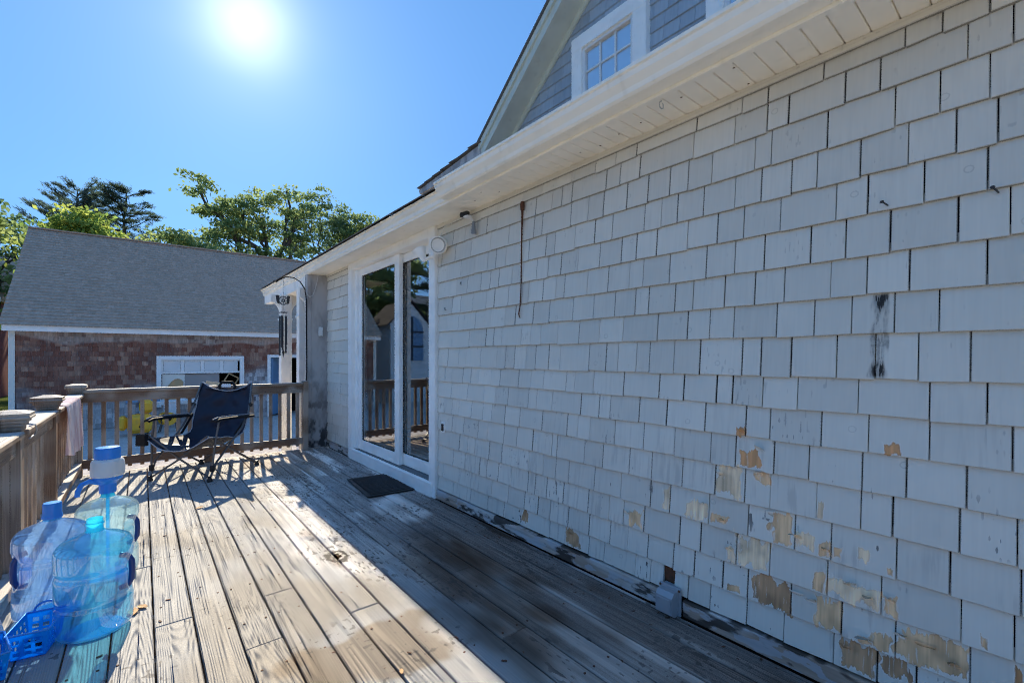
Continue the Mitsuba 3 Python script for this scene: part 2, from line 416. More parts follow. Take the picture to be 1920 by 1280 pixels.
def fabric_fn(p, n, uv):
    w = fbm(p.x * 7, p.y * 7, p.z * 7, 3)
    return mi.Color3f(.0075, .012, .030) * (0.7 + .7 * w)
mat('navy_fabric', {'type': 'principled', 'base_color': proc(fabric_fn), 'roughness': 0.55, 'specular': 0.45, 'sheen': 0.4})
plain('black_fabric', (.012, .012, .014), .7, .3)
plain('piping_fabric', (.42, .42, .44), .6)
plain('grey_tube', (.16, .15, .145), .38, .5, .6)
plain('black_plastic', (.015, .015, .016), .42)
plain('black_rubber', (.010, .0095, .0095), .7, .3)
plain('black_metal', (.02, .02, .022), .35, .5)
plain('dark_inside', (.018, .016, .015), .9, .1)
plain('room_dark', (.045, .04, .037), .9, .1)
plain('white_plastic', (.72, .72, .70), .3)
plain('grey_plastic', (.20, .20, .20), .4)
plain('blue_plastic', (.04, .27, .78), .28, .5)
plain('white_print', (.8, .8, .8), .6)
plain('steel', (.32, .31, .30), .35, .5, .8)
plain('slate_grey', (.035, .035, .037), .95, .05)
plain('galvanised', (.34, .36, .38), .5, .5, .3)
dusty('yellow_paint', (.85, .44, .03), .4, .2, 11.0)
plain('cardboard', (.55, .34, .17), .8)
plain('tan_board', (.62, .50, .33), .75)
plain('pale_board', (.80, .74, .64), .7)
plain('brick_red', (.16, .035, .03), .8)
plain('silver_wood', (.36, .31, .28), .8)
plain('cloth_blue', (.16, .28, .42), .8)
plain('pale_siding', (.70, .70, .69), .6)
def rust_fn(p, n, uv):
    return mix(mi.Color3f(.035, .022, .016), mi.Color3f(.16, .055, .02), fbm(p.x * 70, p.y * 70, p.z * 40, 3))
mat('rust', {'type': 'principled', 'base_color': proc(rust_fn), 'roughness': 0.8})
def towel_fn(p, n, uv):
    s = smoothstep(.45, .62, fbm(p.y * 26, p.z * 4.0, 1.0, 3))
    return mix(mi.Color3f(.88, .80, .78), mi.Color3f(.74, .50, .50), s * .7)
mat('towel_cloth', {'type': 'principledthin', 'base_color': proc(towel_fn), 'roughness': 0.8, 'diff_trans': 0.5}, False)

scene['window_glass'] = {'type': 'thindielectric', 'int_ior': 2.8}
scene['coated_glass'] = {'type': 'thindielectric', 'int_ior': 4.0}
scene['clear_pet'] = {'type': 'thindielectric', 'int_ior': 1.58, 'specular_transmittance': rgb(.70, .88, .95)}
def pet(name, tint, film, w):
    scene[name] = {'type': 'blendbsdf', 'weight': w,
                   'a': {'type': 'thindielectric', 'int_ior': 1.75, 'specular_transmittance': rgb(*tint)},
                   'b': {'type': 'principledthin', 'base_color': rgb(*film), 'roughness': .18, 'diff_trans': 1.2}}
pet('pet_front', (.42, .82, 1.0), (.16, .62, .97), .10)
pet('pet_rear', (.74, .93, .99), (.66, .86, .95), .16)
pet('pet_left', (.52, .74, 1.0), (.30, .52, .95), .16)
pet('pet_base', (.20, .78, .98), (.04, .70, .98), .6)
pet('pet_blue', (.20, .60, .92), (.03, .30, .78), .45)
pet('basket_blue', (.15, .62, .98), (.02, .55, .98), .85)

# ------------------------------------------------------------------ ground
g = np.array([[-900, -900, -.6], [900, -900, -.6], [900, 900, -.6], [-900, 900, -.6]], float)
put('ground', (g, np.array([[0, 1, 2], [0, 2, 3]])), 'ground_mat', kind='structure', label='grey asphalt yard with grass beyond it')

# ------------------------------------------------------------------ deck
WALL = 2.0
deck = thing('deck', 'weathered grey wooden deck of long boards beside the house wall', 'deck')
PITCH, GAP0, Y0, Y1 = .1465, .187, -2.6, 6.43
edges = [GAP0 + PITCH * k for k in range(-5, 13)]
edges = [edges[0] - .045] + edges + [WALL - .032]
joint_for = {.187: 2.61, .333: None, .480: 2.17, .626: 2.6, .773: None, .919: 2.17, 1.066: None, 1.212: 2.6, 1.359: 1.55, 1.505: 2.2, 1.65: 3.0}
r = np.random.default_rng(3)
for k, (a, b) in enumerate(zip(edges[:-1], edges[1:])):
    # joints of the board between a and b
    cut = [Y0]
    near = [v for q, v in joint_for.items() if abs(q - b) < .02]
    ys = [near[0]] if near and near[0] else ([] if near else [float(r.choice([1.8, 2.2, 2.6, 3.4, 4.0, 4.8]))])
    cut += ys + [Y1]
    for y0, y1 in zip(cut[:-1], cut[1:]):
        x0, x1 = a + .0035, b - .0035
        dz = float(r.uniform(-.0025, .0))
        m = box(x0, x1, y0 + .0009, y1 - .0009, -.028 + dz, dz, .004)
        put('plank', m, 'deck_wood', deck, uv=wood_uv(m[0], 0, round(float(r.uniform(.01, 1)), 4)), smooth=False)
js = [box(-.58, WALL - .05, y, y + .038, -.215, -.033) for y in np.arange(-2.5, 6.3, .406)]
for m in js: put('joist', m, 'rail_wood_x', deck, uv=wood_uv(m[0], 2, .3))
m = box(-.63, -.592, Y0, Y1 + .04, -.24, -.001, .004); put('rim_board', m, 'rail_wood_y', deck, uv=wood_uv(m[0], 2, .41))
m = box(-.588, 1.95, Y1 + .004, Y1 + .042, -.24, -.001, .004); put('rim_board', m, 'rail_wood_x', deck, uv=wood_uv(m[0], 2, .47))
for x, y in [(-.55, 6.3), (-.55, 3.4), (-.55, .3), (1.5, 6.3), (.5, 6.3)]:
    m = box(x - .045, x + .045, y - .045, y + .045, -.62, -.241, .004); put('deck_post', m, 'rail_wood_z', deck, uv=wood_uv(m[0], 0, .6))
# nail and screw heads
scr = []
for k, (a, b) in enumerate(zip(edges[:-1], edges[1:])):
    for y in np.arange(-2.481, 6.3, .406):
        for f in (.2, .8):
            if r.random() < .55:
                scr.append(lathe([(.0048, -.004), (.0048, .0012), (.003, .0016), (0, .0016)], 8, (a + (b - a) * f, y + r.uniform(-.01, .01), 0)))
put('screw_head', cat_m(scr), 'rust', deck, kind='stuff', label='scattered dark screw heads in the boards')
# debris on the boards
for i, (x, y, s, kind) in enumerate([(-.035, 2.83, .03, 'leaf'), (.0, 2.86, .022, 'leaf'), (1.86, 3.96, .03, 'leaf'), (.36, 4.45, .025, 'leaf'), (.78, 1.63, .012, 'bit')]):
    g_ = np.array([[(x + s * (u - .5) * (1.5 - abs(v - 1)), y + s * (v - 1) * 1.2, .004 + s * .25 * abs(u - .5)) for u in (0, .5, 1)] for v in (0, .5, 1, 1.5, 2)])
    put('dead_leaf', rot(thick_sheet(g_, (0, 0, .0015)), 40 * i, 'z', (x, y, 0)), 'cardboard', label=['curled brown leaf on the board gap just right of the bottles', 'smaller brown leaf touching the curled leaf by the bottles', 'pale dead leaf lying by the doormat', 'small brown leaf on the sunlit boards before the chair', 'tiny brown scrap on the front deck boards'][i], cat='leaf')

lit = []
rl = np.random.default_rng(5)
for _ in range(150):
    near_wall = rl.random() < .45
    x = float(WALL - .045 - abs(rl.normal()) * .12) if near_wall else float(rl.uniform(-.45, 1.9))
    y = float(rl.uniform(.3, 6.2)); s_ = float(rl.uniform(.004, .011))
    lit.append(rot(box(x - s_, x + s_, y - s_ * .4, y + s_ * .4, .0006, .0006 + s_ * .25, .0006), float(rl.uniform(0, 180)), 'z', (x, y, 0)))
put('leaf_litter', cat_m(lit), 'rust', kind='stuff', label='brown crumbs of dead leaf scattered over the deck boards')

# ------------------------------------------------------------------ railings
def post_cap(x, y, z):
    def ring(h, z0, z1, c=.004): return box(x - h, x + h, y - h, y + h, z0, z1, c)
    top = prism([(x - .080, y - .080), (x + .080, y - .080), (x + .080, y + .080), (x - .080, y + .080)], 'z', z + .078, z + .0905)
    v = np.array([[x - .078, y - .078, z + .0903], [x + .078, y - .078, z + .0903], [x + .078, y + .078, z + .0903], [x - .078, y + .078, z + .0903], [x - .03, y - .03, z + .104], [x + .03, y - .03, z + .104], [x + .03, y + .03, z + .104], [x - .03, y + .03, z + .104]])
    f = np.array([[0, 1, 5], [0, 5, 4], [1, 2, 6], [1, 6, 5], [2, 3, 7], [2, 7, 6], [3, 0, 4], [3, 4, 7], [4, 5, 6], [4, 6, 7]])
    return cat_m([ring(.052, z, z + .022), ring(.060, z + .0225, z + .04), ring(.069, z + .0405, z + .058), ring(.083, z + .0585, z + .0775, .006), top, (v, f)])

rs = np.random.default_rng(8)
def seed(): return round(float(rs.uniform(.01, 1)), 4)

def timber(name, b, axis, across, parent, c=.003, label=None):
    m = box(*b, c)
    return put(name, m, 'rail_wood_' + axis, parent, uv=wood_uv(m[0], across, seed()), label=label)

def rail_run(parent, axis, a0, a1, c, spacing):
    """top rail, bottom rail and balusters between two posts; c is the rail's centre line"""
    def bb(lo, hi, d0, d1, z0, z1):
        return (lo, hi, c + d0, c + d1, z0, z1) if axis == 'x' else (c + d0, c + d1, lo, hi, z0, z1)
    ac = 1 if axis == 'x' else 0
    timber('rail_cap', bb(a0, a1, -.062, .062, .858, .893), axis, ac, parent, .006)
    timber('top_rail', bb(a0, a1, -.030, .008, .762, .857), axis, 2, parent)
    timber('bottom_rail', bb(a0, a1, -.030, .008, .085, .172), axis, 2, parent)
    n = int(round((a1 - a0) / spacing))
    for i in range(n):
        p = a0 + (a1 - a0) * (i + .5) / n
        j = float(rs.uniform(-.003, .003))
        if axis == 'x':
            timber('baluster', (p - .018 + j, p + .018 + j, c + .0085, c + .045, .055, .852), 'z', 0, parent)
        else:
            timber('baluster', (c + .0085 - .075, c + .045 - .0755, p - .018 + j, p + .018 + j, .055, .852), 'z', 1, parent)

far_rail = thing('deck_railing', 'brown wooden railing across the far end of the deck behind the camp chair', 'railing')
YR = 6.375
rail_run(far_rail, 'x', -.473, 1.635, YR, .104)
timber('post', (1.638, 1.70, 6.32, 6.43, .001, .915), 'z', 0, far_rail)
timber('rail_block', (.56, .64, 6.335, 6.375, .002, .084), 'z', 0, far_rail)
side_rail = thing('deck_railing', 'weathered wooden railing with capped posts along the left side of the deck', 'railing')
XR = -.52
py = [-2.0, -.2, 1.75, 3.38, 4.576, 6.375]
for i, y in enumerate(py):
    timber('post', (XR - .045, XR + .045, y - .045, y + .045, .001, .852), 'z', 0, side_rail)
    m = post_cap(XR, y, .8525)
    put('post_cap', m, 'rail_wood_y', side_rail, uv=wood_uv(m[0], 0, seed()))
for a, b in zip(py[:-1], py[1:]):
    # the rail itself
    rail_y0, rail_y1 = a + .047, b - .047
    timber('rail_cap', (XR - .062, XR + .062, rail_y0, rail_y1, .820, .851), 'y', 0, side_rail, .006)
    timber('top_rail', (XR - .008, XR + .030, rail_y0, rail_y1, .728, .819), 'y', 2, side_rail)
    timber('bottom_rail', (XR - .045, XR + .045, rail_y0, rail_y1, .095, .150), 'y', 0, side_rail)
    n = int(round((rail_y1 - rail_y0) / .135))
    for i in range(n):
        p = rail_y0 + (rail_y1 - rail_y0) * (i + .5) / n
        timber('baluster', (XR - .0465, XR - .0085, p - .019, p + .019, .152, .817), 'z', 1, side_rail)

# ------------------------------------------------------------------ house: shingled wall
house = thing('house', 'grey shingled house wall with white sliding door, gutter and gable', 'house')
ZB = [2.27, 2.15, 2.01, 1.869, 1.731, 1.586, 1.445, 1.307, 1.147, 1.020, .889, .752, .609, .470, .331, .205, .092]
JOINT = [
    [0.137, 0.241, 0.333, 0.568, 0.763, 0.867, 1.069, 1.399, 1.532, 1.673, 1.862, 2.112, 2.31, 2.557, 2.794, 3.02] ,
    [0.184, 0.4, 0.501, 0.687, 0.768, 0.9, 1.087, 1.381, 1.504, 1.598, 1.856, 1.939, 2.026, 2.175, 2.307, 2.589, 2.714, 3.01, 3.188] ,
    [0.137, 0.248, 0.36, 0.556, 0.752, 0.815, 1.0, 1.114, 1.21, 1.332, 1.461, 1.618, 1.731, 1.866, 2.115, 2.194, 2.315, 2.46, 2.671, 2.925, 3.154, 3.369] ,
    [0.211, 0.326, 0.456, 0.591, 0.677, 0.79, 0.898, 1.038, 1.169, 1.257, 1.353, 1.556, 1.681, 1.836, 2.0, 2.08, 2.246, 2.322, 2.493, 2.607, 2.708, 2.884, 3.075, 3.295] ,
    [0.142, 0.286, 0.435, 0.53, 0.717, 0.86, 0.975, 1.118, 1.282, 1.402, 1.496, 1.645, 1.808, 1.946, 2.063, 2.169, 2.33, 2.422, 2.571, 2.676, 2.794, 2.978, 3.142, 3.247] ,
    [0.095, 0.206, 0.373, 0.5, 0.611, 0.778, 0.899, 1.025, 1.212, 1.361, 1.446, 1.585, 1.737, 1.918, 1.993, 2.108, 2.25, 2.315, 2.463, 2.625, 2.727, 2.905, 3.075, 3.205] ,
    [0.144, 0.322, 0.439, 0.546, 0.703, 0.815, 0.943, 1.091, 1.182, 1.328, 1.409, 1.539, 1.69, 1.848, 2.05, 2.201, 2.386, 2.502, 2.667, 2.736, 2.87, 3.109, 3.3] ,
    [0.25, 0.362, 0.482, 0.599, 0.731, 0.903, 1.01, 1.116, 1.279, 1.487, 1.648, 1.8, 1.977, 2.133, 2.231, 2.322, 2.54, 2.634, 2.731, 2.957, 3.212] ,
    [0.178, 0.301, 0.414, 0.528, 0.679, 0.792, 0.867, 1.057, 1.19, 1.323, 1.403, 1.52, 1.6, 1.725, 1.956, 2.057, 2.18, 2.275, 2.395, 2.497, 2.598, 2.798, 3.003, 3.107, 3.27] ,
    [0.142, 0.274, 0.463, 0.657, 0.785, 0.908, 0.979, 1.137, 1.268, 1.482, 1.691, 1.837, 1.904, 2.103, 2.227, 2.35, 2.557, 2.667, 2.826, 2.927, 3.044, 3.209, 3.325] ,
    [0.091, 0.274, 0.433, 0.577, 0.756, 0.852, 1.032, 1.226, 1.386, 1.571, 1.648, 1.785, 2.028, 2.17, 2.25, 2.465, 2.614, 2.756, 2.976, 3.218] ,
    [0.187, 0.331, 0.451, 0.618, 0.741, 0.896, 1.005, 1.185, 1.357, 1.541, 1.718, 1.811, 1.896, 2.116, 2.34, 2.502, 2.66, 2.769, 2.922, 3.101, 3.203, 3.341] ,
    [0.202, 0.367, 0.456, 0.593, 0.756, 0.855, 0.985, 1.144, 1.31, 1.445, 1.622, 1.759, 1.982, 2.028, 2.208, 2.371, 2.512, 2.712, 2.831, 3.031, 3.203] ,
    [0.074, 0.225, 0.357, 0.545, 0.665, 0.843, 1.015, 1.208, 1.317, 1.501, 1.682, 1.883, 1.994, 2.107, 2.246, 2.539, 2.689, 2.875, 2.976, 3.095] ,
    [0.088, 0.2, 0.397, 0.558, 0.758, 0.891, 1.053, 1.157, 1.355, 1.484, 1.582, 1.729, 1.928, 2.075, 2.183, 2.255, 2.431, 2.579, 2.72, 2.811, 3.017, 3.188] ,
    [0.18, 0.359, 0.513, 0.68, 0.844, 0.95, 1.084, 1.19, 1.334, 1.457, 1.571, 1.722, 1.888, 2.042, 2.157, 2.29, 2.463, 2.66, 2.883, 3.101, 3.348] ,
    [0.179, 0.305, 0.41, 0.538, 0.705, 0.849, 1.007, 1.114, 1.32, 1.409, 1.614, 1.722, 1.888, 2.05, 2.324, 2.512, 2.708, 2.935, 3.188] ,
]
DOOR0, DOOR1, WEND = 3.44, 5.56, 6.478
wall_y1 = WEND
backing = [box(WALL + .006, WALL + .12, -2.6, DOOR0 - .002, -.6, 2.42), box(WALL + .006, WALL + .12, DOOR1 + .002, WEND, -.6, 2.42), box(WALL + .006, WALL + .12, DOOR0 - .001, DOOR1 + .001, 2.31, 2.42)]
put('wall', cat_m(backing), 'dark_inside', house)
pieces = []
rw = np.random.default_rng(21)
for k, zb in enumerate(ZB):
    zt = ZB[k - 1] + .035 if k else 2.395
    js_ = [y for y in JOINT[k] if y < DOOR0 - .03]
    y = min(js_)
    lead = []
    while y > -2.55:
        y -= float(rw.uniform(.09, .21)); lead.append(y)
    ys = sorted(lead + js_) + [DOOR0 - .004]
    runs = [ys]
    y, l2 = DOOR1 + .004, [DOOR1 + .004]
    while y < WEND - .1:
        y += float(rw.uniform(.26, .46)); l2.append(min(y, WEND - .003))
    if l2[-1] < WEND - .003: l2[-1] = WEND - .003
    runs.append(l2)
    for run in runs:
        for a, b in zip(run[:-1], run[1:]):
            if b - a < .02: continue
            j = float(rw.choice([.0006, .0011, .0017, .0023])) * (1.0 if a < 1.3 else .62)
            if a > DOOR0: j = .0006
            if zb < .1 and a < 1.20 < b: j = .002
            pieces.append((a + j, b - j, zb + float(rw.uniform(-.0026, .0026)), zt, float(rw.random()), float(rw.random()), float(rw.normal() * .0010)))
HOLE = (1.185, 1.245)
def shingle_mesh(a, b, zb, zt, xb=.0195, xt=.0015, x0=WALL, tilt=0.0):
    """a tapered shingle: thick at its butt, lapped by the course above, front towards -x"""
    m = box(x0 - xb, x0 + .004, a, b, zb, zt, .0022)
    v = m[0].copy()
    t = (v[:, 2] - zb) / (zt - zb)
    front = v[:, 0] < x0 - xb + .0035
    v[front, 0] += (xb - xt) * t[front] * (v[front, 2] > zb + .003)
    v[front, 0] += tilt * ((v[front, 1] - a) / (b - a) - .5) * 2
    v[:, 2] += tilt * 2.0 * (v[:, 1] - a) / (b - a) * (t < .3)
    return v, m[1]
def apparent(a, b, zb, zt, x0):
    y, z = (a + b) / 2, (zb + zt) / 2 - EYE
    d2 = x0 * x0 + y * y
    d = x0 * math.sin(YAW) + y * math.cos(YAW)
    if d < .3 or y < -.1: return 0
    return (b - a) * (zt - zb) * x0 / d ** 3
gab = []
XG = 4.0
def rake_z(y): return 4.316 + (4.762 - y) * .80        # under side of the rake at the gable wall
for k in range(24):
    zb = 3.36 + .143 * k
    y = -2.5
    while y < 5.4:
        w = float(rw.uniform(.10, .24)); a, b = y + .0012, y + w - .0012; y += w
        if zb > rake_z(b) + .10 or b > 5.34: continue
        cuts, z_lo = [(a, b)], zb
        for w0, w1 in ((2.652, 3.668), (.987, 2.028)):
            if zb + .143 > 3.5 and zb < 4.945:
                if zb + .143 > 4.99 and a < w1 and b > w0: z_lo = 4.955; continue
                nxt = []
                for c0, c1 in cuts:
                    if c1 <= w0 or c0 >= w1: nxt.append((c0, c1)); continue
                    if c0 < w0: nxt.append((c0, w0))
                    if c1 > w1: nxt.append((w1, c1))
                cuts = nxt
        for c0, c1 in cuts:
            if c1 - c0 > .02: gab.append((c0, c1, z_lo, zb + .178, float(rw.random()), float(rw.random()), 0.0))
allp = [(apparent(p[0], p[1], p[2], p[3], WALL), 'wall', p) for p in pieces] + [((apparent(p[0], p[1], p[2], p[3], XG) if p[3] > 4.05 and p[0] > .8 else 0), 'gable_wall', p) for p in gab]
allp.sort(key=lambda t: -t[0])
gv = [(-2.6, 3.2), (5.0, 3.2), (5.0, 4.15), (4.762, 4.30)]
ap = .8
gpoly = [(-2.6, 3.0), (5.35, 3.0), (5.35, rake_z(5.35) + .04), (ap, rake_z(ap) + .04), (-2.6, rake_z(ap) + .04 - (ap + 2.6) * .8)]
put('gable_wall', prism(gpoly, 'x', XG + .006, XG + .15), 'dark_inside', house)
rest = {'wall': [], 'gable_wall': []}
for i, (s, holder, p) in enumerate(allp):
    a, b, zb, zt, r1, r2, tl = p
    x0 = WALL if holder == 'wall' else XG
    if holder == 'wall' and zb < .11 and b > HOLE[0] and a < HOLE[1]:
        parts = [(a, HOLE[0]), (HOLE[1], b)]
    else:
        parts = [(a, b)]
    for a_, b_ in parts:
        if b_ - a_ < .015: continue
        m = shingle_mesh(a_, b_, zb, zt, x0=x0, tilt=tl)
        uv = np.tile([r1, r2], (len(m[0]), 1))
        if i < 292:
            put('shingle', m, 'shingle_paint' if holder == 'wall' else 'gable_paint', house + '__' + holder, uv=uv)
        else:
            rest[holder].append((m, uv))
for h, L in rest.items():
    put('shingle_field', cat_m([m for m, _ in L]), 'shingle_paint' if h == 'wall' else 'gable_paint', house + '__' + h, uv=np.vstack([u for _, u in L]), kind='stuff')
# splintered wood in the hole by the vent
put('broken_sheathing', cat_m([box(WALL + .0005, WALL + .004, 1.18, 1.25, .085, .205)]), 'rust', house)
def flake(y, z, w, h, curl, seed_):
    g_ = [[(WALL - .0205 - .0012 - curl * t * t * (1 + .4 * math.sin(seed_ + u * 3)) * h, y + w * (u - .5) * (1 - .55 * t * (.5 + .5 * math.sin(seed_ * 2.0))) + .004 * math.sin(seed_ * 3 + t * 4), z + h * t * (1 - .3 * curl * t)) for u in np.linspace(0, 1, 5)] for t in np.linspace(0, 1, 6)]
    m = thick_sheet(np.array(g_), (.0009, 0, 0))
    put('paint_flake', m, 'shingle_paint', house + '__wall', uv=np.tile([.9, .1], (len(m[0]), 1)), smooth=False)
for i, (y, z, w, h, cu) in enumerate([(.862, .905, .022, .030, 1.1), (.795, .838, .03, .034, .9), (.965, .72, .03, -.028, .8), (.80, .735, .035, .022, .7), (1.03, .556, .035, .02, .9), (.945, .505, .03, .026, 1.2), (.75, .60, .03, -.035, .8), (.655, .52, .028, .035, 1.1), (.56, .50, .03, .03, 1.0), (.92, .385, .03, .022, .8), (.48, .40, .045, .028, .9), (.43, .375, .03, .03, 1.2), (.375, .39, .03, .026, .8), (.66, .31, .05, -.02, .8), (.605, .29, .03, .03, .9), (.34, .285, .04, .026, 1.0), (.28, .29, .05, -.022, .8), (.215, .25, .03, .034, 1.1), (.44, .225, .04, .026, 1.2), (.50, .18, .035, -.03, .8), (1.455, .40, .03, .024, .8), (1.86, .17, .03, .026, .8)]):
    flake(y, z, w, h, cu, 1.7 * i)
spk = [(1.80 + .17 * random.random(), -1.5 + 5.0 * random.random()) for _ in range(16)]
put('soffit_nail', cat_m([lathe([(0, 2.3655), (.0045, 2.3658), (.005, 2.368), (0, 2.3685)], 8, (x, y, 0)) for x, y in spk]), 'rust', house, kind='stuff')
# base board, frieze under the soffit
for a, b in ((-2.6, 1.135), (1.248, DOOR0 - .002), (DOOR1 + .002, WEND - .001)):
    put('base_board', box(WALL - .030, WALL + .004, a, b, .002, .0815, .004), 'worn_board', house)
put('frieze_board', cat_m([box(WALL - .024, WALL - .001, -2.6, DOOR0 - .002, 2.335, 2.366, .003), box(WALL - .024, WALL - .001, DOOR1 + .002, WEND - .001, 2.335, 2.366, .003)]), 'shingle_paint', house)

# soffit, fascia, gutter
XE = 1.746
sof = 0
GROOVE_END = 3.10
y = -2.6
while y < GROOVE_END:
    put('soffit_panel', box(XE, WALL + .02, y + .0018, min(y + .0775, GROOVE_END) - .0018, 2.367, 2.379, .0025), 'cream_trim', house); y += .0775
put('soffit', cat_m([box(XE, WALL + .02, GROOVE_END, WEND, 2.367, 2.379), box(XE, 2.9, WEND, 9.30, 2.36, 2.372), box(XE, WALL + .02, -2.6, GROOVE_END - .002, 2.381, 2.392)]), 'cream_trim', house)
GE = 2.83
prof_f = [(1.746, 2.352), (1.722, 2.352), (1.722, 2.372), (1.712, 2.372), (1.712, 2.402), (1.694, 2.420), (1.690, 2.448), (1.746, 2.448)]
put('fascia', prism(prof_f, 'y', GE - .02, 9.32), 'cream_trim', house)
put('fascia', box(1.722, 1.746, -2.6, GE - .021, 2.352, 2.448), 'cream_trim', house)
put('drip_edge', box(1.672, 1.80, GE, 9.33, 2.4485, 2.456, .002), 'cream_trim', house)
# K-style gutter: closed channel with a stepped face
outer = [(1.7205, 2.366), (1.652, 2.366), (1.640, 2.376), (1.634, 2.396), (1.612, 2.424), (1.607, 2.446), (1.598, 2.452), (1.598, 2.466)]
inner = [(1.612, 2.466), (1.612, 2.458), (1.617, 2.428), (1.640, 2.399), (1.650, 2.372), (1.7165, 2.370), (1.7165, 2.462), (1.7205, 2.462)]
put('gutter', prism(outer + inner, 'y', -2.6, GE), 'cream_trim', house, label='cream gutter with an open end joint')
endp = [(1.7200, 2.3665), (1.652, 2.3665), (1.640, 2.377), (1.634, 2.397), (1.612, 2.425), (1.608, 2.446), (1.602, 2.452), (1.602, 2.464), (1.7200, 2.461)]
put('gutter_end_cap', prism(endp, 'y', GE + .0005, GE + .003), 'white_trim', house)
# lower roof over the addition and the porch
def roof_plane(name, P0, P1, P2, P3, rows, cols, th, parent, color_var=1.0, s=1, mt='asphalt_shingle'):
    """courses of three-tab shingles over the quad P0 (eave start), P1 (eave end), P2 (ridge end), P3 (ridge start)"""
    P0, P1, P2, P3 = map(np.array, (P0, P1, P2, P3))
    nrm = np.cross(P1 - P0, P3 - P0); nrm = nrm / np.linalg.norm(nrm)
    if nrm[2] < 0: nrm = -nrm
    rr = np.random.default_rng(s)
    vs, fs, uvs, n = [], [], [], 0
    for i in range(rows):
        t0, t1 = i / rows - .004, min(1.0, (i + 1.0) / rows)
        off = (i % 2) * .5 + rr.uniform(-.1, .1)
        us = sorted({0.0, 1.0} | {min(1, max(0, (j + off) / cols)) for j in range(cols + 1)})
        for u0, u1 in zip(us[:-1], us[1:]):
            if u1 - u0 < 1e-4: continue
            g_ = 1e-3 / np.linalg.norm(P1 - P0)
            q = [(P0 + (P3 - P0) * t) * (1 - u) + (P1 + (P2 - P1) * t) * u for u, t in ((u0 + g_, t0), (u1 - g_, t0), (u1 - g_, t1), (u0 + g_, t1))]
            dz = rr.uniform(0, .003)
            b0, b1 = nrm * (th + dz), nrm * .002
            v = np.array([q[0] + b0, q[1] + b0, q[2] + b1, q[3] + b1, q[0], q[1]])
            f = np.array([[0, 1, 2], [0, 2, 3], [4, 5, 1], [4, 1, 0]])
            vs.append(v); fs.append(f + n); n += 6
            uvs.append(np.tile([np.clip(rr.normal(.5, .17) * color_var, 0, 1), rr.random()], (6, 1)))
    return put(name, (np.vstack(vs), np.vstack(fs)), mt, parent, uv=np.vstack(uvs), kind='stuff')
put('roof_deck', cat_m([prism([(1.69, 2.4565), (2.2, 2.40), (4.02, 3.35), (4.02, 3.55)], 'y', -2.6, 9.30)]), 'silver_wood', house)
roof_plane('roof_shingle', (1.66, -2.6, 2.462), (1.66, 9.34, 2.462), (4.0, 9.34, 3.562), (4.0, -2.6, 3.562), 18, 60, .007, house, s=2, mt='house_shingle')

# gable: rake boards, soffit, roof edge
def rake_piece(name, x0, x1, dz0, dz1, mname, y0=5.23, y1=.8):
    sl = .79
    def zc(y): return 4.25 + (5.23 - y) * sl
    put(name, prism([(y0, zc(y0) + dz0), (y0, zc(y0) + dz1), (y1, zc(y1) + dz1), (y1, zc(y1) + dz0)], 'x', x0, x1), mname, house)
    put(name, prism([(2 * y1 - y0, zc(y0) + dz0), (2 * y1 - y0, zc(y0) + dz1), (y1 - .001, zc(y1) + dz1), (y1 - .001, zc(y1) + dz0)], 'x', x0, x1), mname, house)
rake_piece('rake_board', 3.70, 3.73, -.255, -.012, 'rake_trim')
rake_piece('rake_moulding', 3.672, 3.699, -.105, -.012, 'rake_trim')
rake_piece('rake_moulding', 3.686, 3.699, -.255, -.215, 'rake_trim')
rake_piece('rake_soffit', 3.731, 3.985, -.235, -.205, 'rake_trim')
rake_piece('rake_frieze', 3.962, 3.985, -.33, -.236, 'rake_trim')
rake_piece('gable_roof', 3.655, 5.6, -.0115, .006, 'house_shingle')
rake_piece('roof_edge', 3.645, 3.85, .0065, .014, 'grey_plastic')
# the low eave beyond the gable's foot, its shingles curling
put('eave_return', prism([(5.20, 4.03), (6.98, 4.02), (7.02, 4.10), (5.20, 4.225)], 'x', 3.68, 4.9), 'pilaster_paint', house)
er = np.random.default_rng(4)
sh = []
for i in range(7):
    y0 = 5.16 + i * .26
    zf = lambda y: 4.226 - (y - 5.2) * .0685
    for j in range(3):
        x = 3.64 + .3 * j
        lift = float(er.uniform(.0, .03))
        sh.append(thick_sheet([[(x, y0, zf(y0) + .012), (x + .29, y0, zf(y0) + .012)], [(x, y0 + .30, zf(y0 + .30) + .014 + lift), (x + .29, y0 + .30, zf(y0 + .30) + .014 + lift * .5)]], (0, 0, .010)))
m = cat_m(sh)
put('eave_shingle', m, 'house_shingle', house, uv=np.tile([.5, .5], (len(m[0]), 1)), kind='stuff', label='curling shingles on the low eave beyond the gable')

